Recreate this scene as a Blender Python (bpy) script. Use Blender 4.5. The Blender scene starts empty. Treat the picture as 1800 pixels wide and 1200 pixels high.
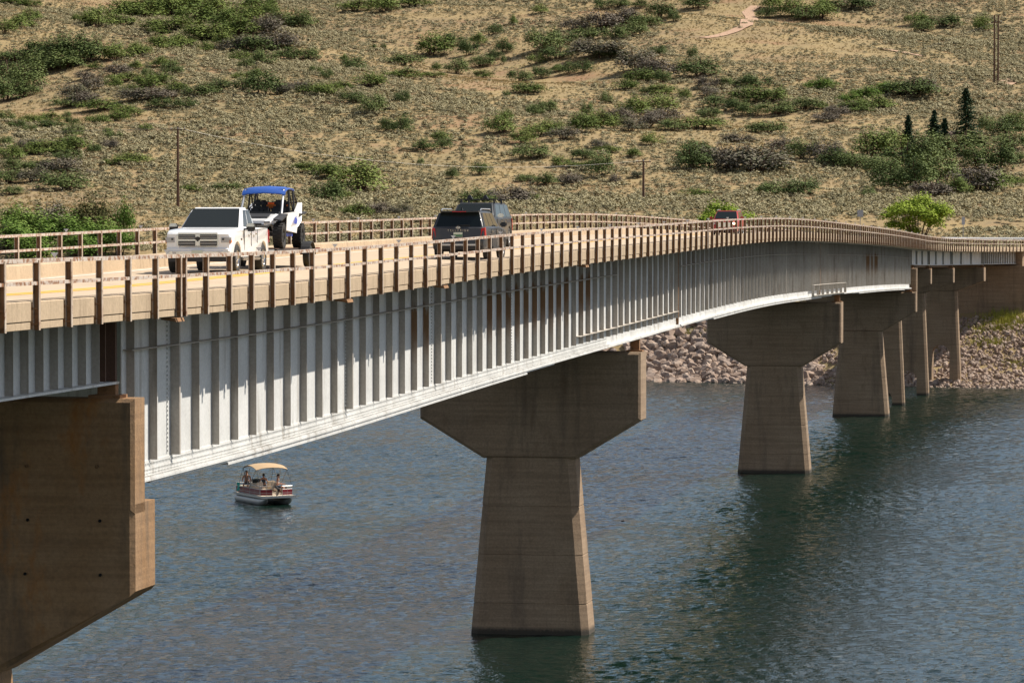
import bpy, bmesh, math, random
import numpy as np
from mathutils import Vector, Matrix, noise as mnoise
R = math.radians
random.seed(7)
SC = bpy.context.scene
COL = SC.collection

# ------------------------------------------------------------------ camera
F = 6600.0            # focal length in pixels of the 1800 px wide photograph
HC = 17.6             # eye height above the water
YH = 402.0            # eye-level row
PITCH = math.atan((600 - YH) / F)
cam_d = bpy.data.cameras.new('camera'); cam = bpy.data.objects.new('camera', cam_d); COL.objects.link(cam)
cam_d.sensor_width = 36.0; cam_d.lens = F / 1800 * 36.0
cam_d.clip_start = 1.0; cam_d.clip_end = 6000
cam.location = (0, 0, HC); cam.rotation_euler = (math.pi / 2 - PITCH, 0, 0)
SC.camera = cam

# ------------------------------------------------------------------ light
SUN_EL, SUN_AZ = R(51), R(68)      # azimuth clockwise from +Y (towards +X)
sun_dir = Vector((math.sin(SUN_AZ) * math.cos(SUN_EL), math.cos(SUN_AZ) * math.cos(SUN_EL), math.sin(SUN_EL)))
W = bpy.data.worlds.new('World'); SC.world = W; W.use_nodes = True
wn = W.node_tree.nodes; wl = W.node_tree.links
bg = wn['Background']; sky = wn.new('ShaderNodeTexSky'); sky.sky_type = 'NISHITA'; sky.sun_disc = False
sky.sun_elevation = SUN_EL; sky.sun_rotation = SUN_AZ; sky.altitude = 900; sky.dust_density = 1.6
# scattered fair-weather clouds over the whole sky
tc = wn.new('ShaderNodeTexCoord'); cn = wn.new('ShaderNodeTexNoise'); cn.inputs['Scale'].default_value = 2.6; cn.inputs['Detail'].default_value = 6; cn.inputs['Roughness'].default_value = .6
mp = wn.new('ShaderNodeMapping'); mp.inputs['Scale'].default_value = (1, 1, 2.2); wl.new(tc.outputs['Generated'], mp.inputs[0]); wl.new(mp.outputs[0], cn.inputs['Vector'])
cr = wn.new('ShaderNodeValToRGB'); cr.color_ramp.elements[0].position = .48; cr.color_ramp.elements[1].position = .66; wl.new(cn.outputs[0], cr.inputs[0])
cm = wn.new('ShaderNodeMix'); cm.data_type = 'RGBA'; wl.new(cr.outputs[0], cm.inputs[0]); wl.new(sky.outputs[0], cm.inputs[6]); cm.inputs[7].default_value = (9.5, 9.5, 9.5, 1)
wl.new(cm.outputs[2], bg.inputs[0]); bg.inputs[1].default_value = 0.066
sl = bpy.data.lights.new('sun', 'SUN'); sl.energy = 4.9; sl.angle = R(0.53); sl.color = (1.0, 0.93, 0.82)
so = bpy.data.objects.new('sun', sl); COL.objects.link(so); so.location = (120, 60, 200)
so.rotation_euler = sun_dir.to_track_quat('Z', 'Y').to_euler()
SC.view_settings.view_transform = 'Standard'; SC.view_settings.look = 'None'
SC.view_settings.exposure = 0.62; SC.view_settings.gamma = 1.0; SC.view_settings.use_curve_mapping = False

# ------------------------------------------------------------------ helpers
def tag(o, label=None, cat=None, group=None, kind=None):
    if label: o['label'] = label
    if cat: o['category'] = cat
    if group: o['group'] = group
    if kind: o['kind'] = kind
    return o
def empty(name, loc=(0, 0, 0), rz=0.0):
    o = bpy.data.objects.new(name, None); COL.objects.link(o)
    o.location = loc; o.rotation_euler = (0, 0, rz); o.empty_display_size = 0.3
    return o
def link(name, me, parent=None, loc=None, rot=None, scale=None):
    o = bpy.data.objects.new(name, me); COL.objects.link(o)
    if parent: o.parent = parent
    if loc is not None: o.location = loc
    if rot is not None: o.rotation_euler = rot
    if scale is not None: o.scale = scale if hasattr(scale, '__len__') else (scale,) * 3
    return o
class MB:
    """collects faces; build() makes ONE mesh object"""
    def __init__(s): s.v = []; s.f = []; s.m = []; s.cur = 0
    def add(s, vs, fs):
        b = len(s.v); s.v += [tuple(p) for p in vs]; s.f += [tuple(i + b for i in f) for f in fs]; s.m += [s.cur] * len(fs)
        return s
    def box(s, x0, x1, y0, y1, z0, z1, M=None):
        vs = [Vector((x, y, z)) for z in (z0, z1) for y in (y0, y1) for x in (x0, x1)]
        if M is not None: vs = [M @ p for p in vs]
        return s.add(vs, [(0, 2, 3, 1), (4, 5, 7, 6), (0, 1, 5, 4), (2, 6, 7, 3), (0, 4, 6, 2), (1, 3, 7, 5)])
    def hexa(s, p):      # 8 points bottom ring 0-3 (ccw from above), top ring 4-7
        return s.add(p, [(3, 2, 1, 0), (4, 5, 6, 7), (0, 1, 5, 4), (1, 2, 6, 5), (2, 3, 7, 6), (3, 0, 4, 7)])
    def tube(s, pts, r, n=6, caps=True):
        pts = [Vector(p) for p in pts]; rr = r if hasattr(r, '__len__') else [r] * len(pts)
        vs = []
        for i, p in enumerate(pts):
            t = (pts[min(i + 1, len(pts) - 1)] - pts[max(i - 1, 0)]).normalized()
            a = t.cross(Vector((0, 0, 1)) if abs(t.z) < 0.95 else Vector((1, 0, 0))).normalized(); b = t.cross(a)
            for k in range(n):
                an = 2 * math.pi * k / n
                vs.append(p + a * (math.cos(an) * rr[i]) + b * (math.sin(an) * rr[i]))
        fs = [(i * n + k, i * n + (k + 1) % n, (i + 1) * n + (k + 1) % n, (i + 1) * n + k) for i in range(len(pts) - 1) for k in range(n)]
        if caps: fs += [tuple(range(n - 1, -1, -1)), tuple(range((len(pts) - 1) * n, len(pts) * n))]
        return s.add(vs, fs)
    def lathe(s, prof, n=20, M=None, axis='X'):       # prof: (radius, position along axis)
        vs = []
        for (r, a) in prof:
            for k in range(n):
                t = 2 * math.pi * k / n
                p = Vector((a, r * math.cos(t), r * math.sin(t))) if axis == 'X' else Vector((r * math.cos(t), r * math.sin(t), a))
                vs.append(M @ p if M is not None else p)
        m = len(prof)
        fs = [(i * n + k, i * n + (k + 1) % n, (i + 1) * n + (k + 1) % n, (i + 1) * n + k) for i in range(m - 1) for k in range(n)]
        return s.add(vs, fs)
    def mesh(s, name, mats, smooth=None):
        me = bpy.data.meshes.new(name); me.from_pydata(s.v, [], s.f)
        for m in (mats if isinstance(mats, (list, tuple)) else [mats]): me.materials.append(m)
        if any(s.m): me.polygons.foreach_set('material_index', s.m)
        bm = bmesh.new(); bm.from_mesh(me); bmesh.ops.recalc_face_normals(bm, faces=bm.faces); bm.to_mesh(me); bm.free()
        if smooth:
            me.polygons.foreach_set('use_smooth', [True] * len(me.polygons)); me.set_sharp_from_angle(angle=R(smooth))
        me.update(); return me
    def build(s, name, mats, parent=None, smooth=None, **k):
        return link(name, s.mesh(name, mats, smooth), parent, **k)

def ray(x, y):
    v = Vector(((x - 900) / F, 1.0, (600 - y) / F))
    c, sn = math.cos(PITCH), math.sin(PITCH)
    return Vector((v.x, v.y * c + v.z * sn, -v.y * sn + v.z * c))
def at(x, y, d):
    r = ray(x, y); return Vector((0, 0, HC)) + r * (d / r.y)

# ------------------------------------------------------------------ materials
def mat(name, col, rough=0.7, metal=0.0, spec=None):
    m = bpy.data.materials.new(name); m.use_nodes = True; b = m.node_tree.nodes['Principled BSDF']
    b.inputs['Base Color'].default_value = (*col, 1); b.inputs['Roughness'].default_value = rough; b.inputs['Metallic'].default_value = metal
    if spec is not None: b.inputs['Specular IOR Level'].default_value = spec
    return m
class NT:
    def __init__(s, m): s.t = m.node_tree; s.b = s.t.nodes['Principled BSDF']
    def n(s, ty, **k):
        nd = s.t.nodes.new('ShaderNode' + ty)
        for a, v in k.items(): setattr(nd, a, v)
        return nd
    def l(s, a, b): s.t.links.new(a, b)
    def coord(s, kind='Object', scale=(1, 1, 1)):
        if kind == 'Position': o = s.n('NewGeometry').outputs['Position']
        else: o = s.n('TexCoord').outputs[kind]
        mp = s.n('Mapping'); mp.inputs['Scale'].default_value = scale; s.l(o, mp.inputs[0]); return mp.outputs[0]
    def noise(s, co, scale, detail=4, rough=0.6):
        nd = s.n('TexNoise'); nd.inputs['Scale'].default_value = scale; nd.inputs['Detail'].default_value = detail
        nd.inputs['Roughness'].default_value = rough; s.l(co, nd.inputs['Vector']); return nd.outputs[0]
    def ramp(s, fac, stops):
        r = s.n('ValToRGB'); e = r.color_ramp.elements
        while len(e) < len(stops): e.new(0.5)
        for i, (p, c) in enumerate(stops):
            e[i].position = p; e[i].color = (*c, 1) if len(c) == 3 else c
        s.l(fac, r.inputs[0]); return r.outputs[0]
    def mix(s, fac, a, b, mode='MIX'):
        m = s.n('Mix', data_type='RGBA', blend_type=mode)
        for sock, v in ((m.inputs[0], fac), (m.inputs[6], a), (m.inputs[7], b)):
            if hasattr(v, 'is_linked'): s.l(v, sock)
            elif isinstance(v, (int, float)): sock.default_value = v
            else: sock.default_value = (*v, 1)
        return m.outputs[2]
    def bump(s, h, strength=0.4, dist=0.02):
        b = s.n('Bump'); b.inputs['Strength'].default_value = strength; b.inputs['Distance'].default_value = dist
        s.l(h, b.inputs['Height']); s.l(b.outputs[0], s.b.inputs['Normal'])
    def color(s, c): s.l(c, s.b.inputs['Base Color'])
def weathered(name, c1, c2, stain, scale=1.0, streak=True, rough=0.85, stain_at=(0.55, 0.75), bump=0.3, fine=14):
    m = mat(name, c1, rough); t = NT(m)
    co = t.coord('Position'); st = t.coord('Position', (1.0, 1.0, 0.12) if streak else (1, 1, 1))
    a = t.noise(co, 0.7 * scale, 5); c = t.ramp(a, [(0.35, c1), (0.65, c2)])
    b = t.noise(st, 2.2 * scale, 6, 0.65); k = t.ramp(b, [(stain_at[0], (0, 0, 0)), (stain_at[1], (1, 1, 1))])
    c = t.mix(k, c, stain)
    f = t.noise(co, fine, 3); c = t.mix(0.25, c, t.ramp(f, [(0.3, (0.25, 0.25, 0.25)), (0.7, (1, 1, 1))]), 'MULTIPLY')
    t.color(c); t.bump(f, bump, 0.02); return m
M = {}
M['concrete_curb'] = weathered('concrete_curb', (0.50, 0.375, 0.245), (0.44, 0.33, 0.215), (0.30, 0.215, 0.135), 1.6, stain_at=(0.52, 0.72))
def pier_mat(name, c1, c2, st1, st2, amt):
    m = mat(name, c1, .9); t = NT(m); co = t.coord('Position')
    c = t.ramp(t.noise(co, .45, 5), [(.35, c1), (.65, c2)])
    b = t.ramp(t.noise(t.coord('Position', (.25, .25, 7)), 1.0, 4, .6), [(.35, (.62, .6, .58)), (.62, (1, 1, 1))]); c = t.mix(.6, c, b, 'MULTIPLY')      # board lines
    k = t.ramp(t.noise(t.coord('Position', (.9, .9, .10)), 1.3, 6, .7), [(.52, (0, 0, 0)), (.74, (1, 1, 1))]); c = t.mix(t.mix(amt, (0, 0, 0), k), c, st1)
    k = t.ramp(t.noise(t.coord('Position', (1.2, 1.2, .5)), .6, 6, .7), [(.58, (0, 0, 0)), (.70, (1, 1, 1))]); c = t.mix(t.mix(amt, (0, 0, 0), k), c, st2)
    f = t.noise(co, 11, 5, .7); c = t.mix(.45, c, t.ramp(f, [(.3, (.35, .35, .35)), (.65, (1, 1, 1))]), 'MULTIPLY')
    sp = t.n('SeparateXYZ'); t.l(co, sp.inputs[0]); ad = t.n('Math', operation='MULTIPLY_ADD'); t.l(f, ad.inputs[0]); ad.inputs[1].default_value = -.35; t.l(sp.outputs[2], ad.inputs[2])
    mr = t.n('MapRange'); t.l(ad.outputs[0], mr.inputs[0]); mr.inputs[1].default_value = .16; mr.inputs[2].default_value = -.02; c = t.mix(mr.outputs[0], c, (.05, .04, .028))     # algae and wet concrete at the waterline
    t.color(c); t.bump(f, .5, .03); return m
M['concrete_pier'] = pier_mat('concrete_pier', (0.36, 0.255, 0.165), (0.31, 0.21, 0.13), (0.12, 0.085, 0.06), (0.19, 0.12, 0.07), .75)
M['concrete_stained'] = pier_mat('concrete_stained', (0.36, 0.22, 0.115), (0.30, 0.165, 0.07), (0.09, 0.07, 0.05), (0.34, 0.14, 0.035), .9)
M['concrete_road'] = weathered('concrete_road', (0.52, 0.40, 0.275), (0.47, 0.36, 0.245), (0.36, 0.27, 0.185), 0.5, streak=False, stain_at=(0.55, 0.8), bump=0.1, fine=30)
M['paint_white'] = weathered('paint_white', (0.70, 0.695, 0.675), (0.58, 0.575, 0.555), (0.38, 0.35, 0.31), 0.8, rough=0.55, stain_at=(0.54, 0.72), bump=0.05)
M['paint_stiff_shaded'] = weathered('paint_stiff_shaded', (0.46, 0.42, 0.37), (0.38, 0.335, 0.285), (0.22, 0.18, 0.14), 0.9, rough=0.6, stain_at=(0.55, 0.74), bump=0.05)  # dirty girder paint, with the shade on the stiffener faces put into the colour
m = weathered('paint_rusty', (0.40, 0.36, 0.31), (0.34, 0.295, 0.245), (0.20, 0.16, 0.12), .9, rough=.7); M['paint_rusty'] = m; t = NT(m)  # rust over the same shade-darkened stiffener paint
base_ = t.b.inputs['Base Color'].links[0].from_socket; sp = t.n('SeparateXYZ'); t.l(t.n('TexCoord').outputs['Object'], sp.inputs[0])
wv = t.noise(t.coord('Position', (3, 3, .6)), 1.5, 5, .7); ad = t.n('Math', operation='MULTIPLY_ADD'); t.l(wv, ad.inputs[0]); ad.inputs[1].default_value = 1.6; t.l(sp.outputs[2], ad.inputs[2])
k_ = t.ramp(ad.outputs[0], [(.0, (0, 0, 0)), (1, (1, 1, 1))]); mr = t.n('MapRange'); t.l(ad.outputs[0], mr.inputs[0]); mr.inputs[1].default_value = 1.5; mr.inputs[2].default_value = 2.6
mr2 = t.n('MapRange'); t.l(ad.outputs[0], mr2.inputs[0]); mr2.inputs[1].default_value = 3.4; mr2.inputs[2].default_value = 3.2
mu = t.n('Math', operation='MULTIPLY'); t.l(mr.outputs[0], mu.inputs[0]); t.l(mr2.outputs[0], mu.inputs[1]); t.color(t.mix(mu.outputs[0], base_, (.20, .105, .045)))
M['rust'] = weathered('rust', (0.31, 0.165, 0.075), (0.23, 0.115, 0.05), (0.11, 0.055, 0.028), 2.5, streak=False, rough=0.9, fine=40)
M['rail_paint'] = weathered('rail_paint', (0.58, 0.51, 0.44), (0.50, 0.40, 0.32), (0.26, 0.115, 0.05), 3.0, streak=False, rough=0.75, stain_at=(0.47, 0.58), fine=40)
M['post_edge_sunlit'] = weathered('post_edge_sunlit', (0.55, 0.46, 0.37), (0.42, 0.30, 0.21), (0.2, 0.09, 0.04), 2.5, streak=False, rough=0.8, stain_at=(0.55, 0.68), fine=40)  # post flanges: sunlit edge painted in as a lighter tone, with rust stains
M['yellow_line'] = weathered('yellow_line', (0.80, 0.44, 0.01), (0.74, 0.41, 0.02), (0.60, 0.38, 0.08), 1.0, streak=False)
M['white_line'] = weathered('white_line', (0.78, 0.74, 0.66), (0.7, 0.64, 0.55), (0.55, 0.46, 0.36), 1.0, streak=False)
M['reflector'] = mat('reflector', (0.72, 0.70, 0.66), 0.4)
M['car_white'] = mat('car_white', (0.80, 0.80, 0.80), 0.25); M['car_white'].node_tree.nodes['Principled BSDF'].inputs['Coat Weight'].default_value = 0.6
def paint(name, c, rough=0.35, metal=0.5):
    m = mat(name, c, rough, metal); m.node_tree.nodes['Principled BSDF'].inputs['Coat Weight'].default_value = .15
    m.node_tree.nodes['Principled BSDF'].inputs['Coat Roughness'].default_value = 0.06; return m
M['car_grey'] = paint('car_grey', (0.035, 0.037, 0.042), .4, 0.0); M['car_black'] = paint('car_black', (0.012, 0.013, 0.015), .4, 0.0); M['car_red'] = paint('car_red', (0.36, 0.03, 0.025), .35, .2)
M['glass'] = mat('glass', (0.012, 0.016, 0.016), 0.04, 0.0, 0.35)
M['chrome'] = mat('chrome', (0.75, 0.74, 0.72), 0.18, 1.0)
M['silver'] = mat('silver', (0.55, 0.55, 0.55), 0.35, 0.8)
M['plastic'] = mat('plastic', (0.018, 0.018, 0.019), 0.55)
M['rubber'] = mat('rubber', (0.022, 0.021, 0.02), 0.85)
M['dark'] = mat('dark', (0.008, 0.008, 0.008), 0.9)
M['lamp_clear'] = mat('lamp_clear', (0.45, 0.45, 0.46), 0.1, 0.3)
M['amber'] = mat('amber', (0.75, 0.22, 0.03), 0.3)
M['lamp_red'] = mat('lamp_red', (0.42, 0.008, 0.012), 0.2)
M['blue_roof'] = mat('blue_roof', (0.02, 0.085, 0.36), 0.45)
M['blue'] = mat('blue', (0.02, 0.06, 0.4), 0.4)
M['plate'] = mat('plate', (0.55, 0.6, 0.5), 0.5); M['plate_green'] = mat('plate_green', (0.05, 0.16, 0.08), 0.5)
M['orange'] = mat('orange', (0.8, 0.2, 0.02), 0.6)
M['seat'] = mat('seat', (0.03, 0.03, 0.032), 0.8)
M['lit'] = mat('lit', (1, 0.9, 0.7)); _b = M['lit'].node_tree.nodes['Principled BSDF']
_b.inputs['Emission Color'].default_value = (1.0, 0.78, 0.45, 1); _b.inputs['Emission Strength'].default_value = 9.0
M['wood'] = weathered('wood', (0.13, 0.065, 0.04), (0.10, 0.05, 0.03), (0.05, 0.03, 0.02), 1.5)
M['boat_red'] = mat('boat_red', (0.16, 0.008, 0.014), 0.3); M['alu'] = mat('alu', (0.46, 0.45, 0.43), 0.4, 0.55)
M['canvas'] = mat('canvas', (0.42, 0.29, 0.165), 0.9); M['cream'] = mat('cream', (0.62, 0.52, 0.40), 0.6)
M['teal'] = mat('teal', (0.03, 0.33, 0.26), 0.7)
M['skin'] = mat('skin', (0.42, 0.21, 0.13), 0.6); M['hair'] = mat('hair', (0.02, 0.013, 0.01), 0.7)
M['cloth_dark'] = mat('cloth_dark', (0.03, 0.04, 0.06), 0.9); M['cloth_light'] = mat('cloth_light', (0.5, 0.48, 0.46), 0.9); M['cloth_red'] = mat('cloth_red', (0.28, 0.05, 0.05), 0.9)
M['wire'] = mat('wire', (0.25, 0.24, 0.22), 0.5, 0.6)
M['sign_back'] = mat('sign_back', (0.36, 0.36, 0.38), 0.5, 0.5)

# ------------------------------------------------------------------ bridge line
TH = math.atan(1110 / F); S0 = 2.13; NC = 0.0301
D0 = F / 94.6; X0 = -842 / 94.6; WD = 10.7           # WD: rail to rail
SCURVE = 122 * S0
DS = 0.25; SMIN = -40.0
_tab = []
x, y = X0 + SMIN * math.sin(TH), D0 + SMIN * math.cos(TH)
for i in range(int((470 - SMIN) / DS) + 1):
    s = SMIN + i * DS; e = max(0.0, s - SCURVE)
    hd = TH + (R(8.3) * (e / 102) ** 2 if e < 102 else R(8.3) + R(0.163) * (e - 102))
    _tab.append((x, y, hd)); x += DS * math.sin(hd); y += DS * math.cos(hd)
def line(s):
    t = (s - SMIN) / DS; i = min(max(int(t), 0), len(_tab) - 2); f = t - i; a, b = _tab[i], _tab[i + 1]
    return a[0] + (b[0] - a[0]) * f, a[1] + (b[1] - a[1]) * f, a[2] + (b[2] - a[2]) * f
KN = [(-60, -.75), (-40, -.65), (0, -.55), (12, -.49), (28, -.09), (43, .21), (57, .50), (70, .62), (84, .48), (109, .03), (124, -.32), (139, -.75), (154, -1.05), (175, -1.32), (215, -1.55), (260, -1.6)]
def zr(n):
    for i in range(1, len(KN) - 2):
        if n < KN[i + 1][0] or i == len(KN) - 3:
            (x0, y0), (x1, y1), (x2, y2), (x3, y3) = KN[i - 1:i + 3]
            h = x2 - x1; t = min(max((n - x1) / h, 0), 1)
            m1 = (y2 - y0) / (x2 - x0) * h; m2 = (y3 - y1) / (x3 - x1) * h
            return HC + (2*t**3-3*t*t+1)*y1 + (t**3-2*t*t+t)*m1 + (-2*t**3+3*t*t)*y2 + (t**3-t*t)*m2
def P(s, u, dz=0.0, fall=True):
    x, y, h = line(s)
    return Vector((x - u * math.cos(h), y + u * math.sin(h), zr(s / S0) + (0.0226 * u if fall else 0) + dz))
def heading(s): return line(s)[2]
def road_z(u): return -1.2 + 0.10 * (1 - ((u - WD / 2) / (WD / 2)) ** 2)
def sweep(mb, prof, s0, s1, step, closed=True, caps=True):
    """profile of (u, dz) swept along the bridge line"""
    n = max(1, int(round((s1 - s0) / step))); m = len(prof); vs = []
    for i in range(n + 1):
        s = s0 + (s1 - s0) * i / n
        vs += [P(s, u, z) for (u, z) in prof]
    fs = []
    for i in range(n):
        for k in range(m if closed else m - 1):
            k2 = (k + 1) % m; fs.append((i * m + k, i * m + k2, (i + 1) * m + k2, (i + 1) * m + k))
    if closed and caps: fs += [tuple(range(m)), tuple(range(n * m, n * m + m))[::-1]]
    return mb.add(vs, fs)
def rect(u0, u1, z0, z1): return [(u0, z0), (u1, z0), (u1, z1), (u0, z1)]

N_BEG, N_END = -16, 176            # posts
S_BEG, S_END = N_BEG * S0 - 1.0, N_END * S0 + 1.0
N_P1, N_P2, N_P3, N_P4, N_P5, N_P6, N_P7 = 5, 44.3, 95.5, 134.5, 145.0, 155.5, 166.5
bridge = empty('road_bridge')
tag(bridge, 'long steel girder road bridge on concrete piers crossing the water, rusty railings', 'bridge')

# deck slab (between the kerbs) and road surface
dm = MB(); sweep(dm, rect(0.10, WD - 0.10, -1.33, -1.215), S_BEG, S_END, 4); dm.build('deck', M['concrete_curb'], bridge)
us = [0.55 + (WD - 1.1) * k / 8 for k in range(9)]
rm = MB(); sweep(rm, [(u, road_z(u)) for u in us], S_BEG, S_END, 4, closed=False)
surf = rm.build('road_surface', M['concrete_road'], bridge)
def marking(name, u0, u1, m, a=S_BEG, b=S_END):
    q = MB(); sweep(q, [(u0, road_z(u0) + .005), (u1, road_z(u1) + .005)], a, b, 4, closed=False); q.build(name, m, surf)
marking('yellow_line', 5.10, 5.28, M['yellow_line']); marking('yellow_line', 5.42, 5.60, M['yellow_line'])
marking('edge_line', 1.25, 1.42, M['white_line']); marking('edge_line', WD - 1.35, WD - 1.13, M['white_line'])
# left kerb: one continuous concrete kerb whose inner face is seen
q = MB(); sweep(q, [(WD - .56, -1.214), (WD - .10, -1.214), (WD - .10, -.80), (WD - .50, -.80), (WD - .53, -.83)], S_BEG, S_END, 4); q.build('kerb', M['concrete_curb'], bridge)
# right kerb core behind the blocks
q = MB(); sweep(q, [(.16, -1.214), (.56, -1.214), (.53, -.82), (.50, -.80), (.16, -.80)], S_BEG, S_END, 4); q.build('kerb', M['concrete_curb'], bridge)
# kerb blocks and slab-edge blocks between the posts, outer face
def bevel_block(L, d, h, b):
    bm = bmesh.new(); bmesh.ops.create_cube(bm, size=1)
    for v in bm.verts: v.co = Vector((v.co.x * d, v.co.y * L, v.co.z * h))
    bmesh.ops.bevel(bm, geom=bm.edges[:], offset=b, segments=1, affect='EDGES')
    me = bpy.data.meshes.new('kerb_block'); bm.to_mesh(me); bm.free(); me.materials.append(M['concrete_curb']); return me
blk = bevel_block(S0 - 0.34, 0.18, 0.375, 0.015); edg = bevel_block(S0 - 0.34, 0.17, 0.145, 0.012)
for n in range(N_BEG, N_END):
    s = (n + 0.5) * S0; h = heading(s)
    slope = (zr(n + 1) - zr(n)) / S0; e = (math.atan(slope), 0, -h)
    link('kerb_block', blk, bridge, P(s, .075, -0.988), e)
    link('slab_edge_block', edg, bridge, P(s, .085, -1.255), e)

# posts (I-section) and rails
def post_mesh():
    q = MB(); q.cur = 0
    q.box(-.012, .012, -.0, .012, -1.33, -0.02)
    q.box(-.055, .055, -.006, .006, -1.33, -0.03)
    q.cur = 1
    q.box(.046, .061, -.05, .05, -1.33, -0.03); q.box(-.061, -.046, -.05, .05, -1.33, -0.03)
    q.cur = 0
    for z in (-0.93, -1.22):
        q.box(-.17, .03, -.05, -.03, z - .015, z + .015); q.box(-.10, -.07, -.065, -.02, z - .03, z + .03)
    return q.mesh('post', [M['rust'], M['post_edge_sunlit']])
pm = post_mesh()
def post_at(n, u, flip=False):
    s = n * S0; link('post', pm, bridge, P(s, u), (0, 0, -heading(s) + (math.pi if flip else 0)))
JOINTS = (5, 51, 88, 134)
for n in range(N_BEG, N_END + 1):
    if n in JOINTS:
        for d in (-.1, .1): post_at(n + d, -.07); post_at(n + d, WD + .07, True)
    else: post_at(n, -.07); post_at(n, WD + .07, True)
for u in (-.07, WD + .07):
    for (z0, z1, nm) in ((-.075, 0, 'top_rail'), (-.49, -.425, 'mid_rail')):
        cuts = [S_BEG] + [j * S0 for j in JOINTS] + [S_END]
        for a, b in zip(cuts[:-1], cuts[1:]):
            q = MB(); sweep(q, rect(u - .045, u + .045, z0, z1), a + .02, b - .02, 2.13); q.build(nm, M['rail_paint'], bridge)
rf = MB(); rf.add([(-.075, -.01, .10), (.075, -.01, .10), (0, -.01, .005), (-.075, .01, .10), (.075, .01, .10), (0, .01, .005)], [(0, 2, 1), (3, 4, 5), (0, 1, 4, 3), (1, 2, 5, 4), (2, 0, 3, 5)])
rfm = rf.mesh('reflector', M['reflector'])
for u in (-.07, WD + .07):
    for n in np.arange(0.55 if u < 0 else -1.2, N_END, 3.9): link('reflector', rfm, bridge, P(n * S0, u), (0, 0, -heading(n * S0)))
# small drain lips under the slab at the joints
for n in (5, 13.2, 19.6, 33):
    q = MB(); q.hexa([P(n * S0 - .35, -.05, -1.44), P(n * S0 + .35, -.05, -1.44), P(n * S0 + .35, .3, -1.40), P(n * S0 - .35, .3, -1.40), P(n * S0 - .35, -.02, -1.36), P(n * S0 + .35, -.02, -1.36), P(n * S0 + .35, .3, -1.36), P(n * S0 - .35, .3, -1.36)]); q.build('drain_lip', M['rust'], bridge)

# girders
GB = -5.02
def girder(n0, n1, side, deep):
    """web and flanges; side: +1 right girder, -1 left"""
    zb = GB if deep else -2.78
    c = 1.42 if side > 0 else WD - 1.42
    o = -1 if side > 0 else 1                # outward direction in u
    a, b = n0 * S0, n1 * S0
    q = MB(); sweep(q, rect(c - .012, c + .012, zb + .05, -1.36), a, b, 2.5)
    sweep(q, rect(c - .24, c + .24, -1.375, -1.335), a, b, 2.5)
    sweep(q, rect(c - .26, c + .26, zb, zb + .05), a, b, 2.5)
    g = q.build('girder', M['paint_white'], bridge)
    if deep:
        q = MB()
        for (z0, z1, w) in ((.053, .26, .035), (.263, .40, .022)):
            sweep(q, rect(*sorted((c + o * .013, c + o * (.013 + w))), zb + z0, zb + z1), a, b, 2.5)
        sweep(q, rect(*sorted((c + o * .05, c + o * .24)), zb + .053, zb + .085), a, b, 2.5)
        q.build('flange_angle', M['paint_white'], g)
    return g, c, o
def stiff_mesh(h, w, t=.02):
    q = MB(); q.box(0, w, -t / 2, t / 2, 0, h); return q.mesh('stiffener', M['paint_stiff_shaded'])
ST = {True: stiff_mesh(3.22, .18), False: stiff_mesh(1.33, .17)}
STW = stiff_mesh(3.22, .21, .10)
STR = stiff_mesh(3.22, .18); STR.materials[0] = M['paint_rusty']
def stiffeners(g, c, o, n0, n1, deep, skip_ends=.4, spacing=1.86, rusty=(), wide=()):
    L = (n1 - n0) * S0; k = int((L - 2 * skip_ends) / spacing)
    for i in range(k + 1):
        s = n0 * S0 + skip_ends + i * (L - 2 * skip_ends) / k; n = s / S0
        me = ST[deep]
        if deep:
            if any(abs(n - w) < .37 for w in wide): me = STW
            if any(a < n < b for a, b in rusty) and random.random() < .6: me = STR
        z = (GB + .41) if deep else (-2.78 + .053)
        rz = -heading(s) + (0 if o < 0 else math.pi)
        link('stiffener', me, g, P(s, c + o * .014, z), (0, 0, rz))
for side in (1, -1):
    for (a, b) in ((5.25, 50.9), (51.1, 87.9), (88.1, 134.2)):
        g, c, o = girder(a, b, side, True)
        if side > 0:
            stiffeners(g, c, o, a, b, True, rusty=((20, 22), (25.5, 40), (108, 114)), wide=(7, 16, 22, 29, 34, 41, 62, 76, 100))
            # long horizontal stiffener
            for (n0, n1, zz) in ((5.3, 41, -2.12), (36, 50.8, GB + .72), (51.2, 86, -2.2), (90, 134, -2.2)):
                n0, n1 = max(a, n0), min(b, n1)
                if n1 - n0 > 1:
                    q = MB(); sweep(q, rect(c + o * .23, c + o * .014, zz, zz + .02)[::1], n0 * S0, n1 * S0, 2.5); q.build('long_stiffener', M['paint_stiff_shaded'], g)
            # cover plates under the flange
            for (n0, n1, w, t) in ((6, 33, .22, .055), (9.3, 30, .25, .11), (54, 92, .22, .055), (57.5, 88, .25, .11), (101, 133, .22, .055), (104, 130, .24, .10)):
                n0, n1 = max(a, n0), min(b, n1)
                if n1 - n0 > 1:
                    q = MB(); sweep(q, rect(c - w, c + w, GB - t - .002, GB - t + .052), n0 * S0, n1 * S0, 2.5); q.build('cover_plate', M['paint_white'], g)
        else: stiffeners(g, c, o, a, b, True, spacing=4.5)
    for (a, b) in ((-16, 4.75), (134.8, 144.9), (145.1, 155.4), (155.6, 166.4), (166.6, 175.7)):
        g, c, o = girder(a, b, side, False)
        if side > 0 and (a < 0 or a > 166): stiffeners(g, c, o, a, b, False, .25, 1.0 if a < 0 else 1.3)
        elif side > 0: stiffeners(g, c, o, a, b, False, .25, 7)
        else: stiffeners(g, c, o, a, b, False, .25, 4.5)
q = MB(); sweep(q, rect(1.16, 1.40, -2.72, -1.38), 4.60 * S0, 4.66 * S0, 1); q.build('end_plate', M['wood'], bridge)
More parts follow.
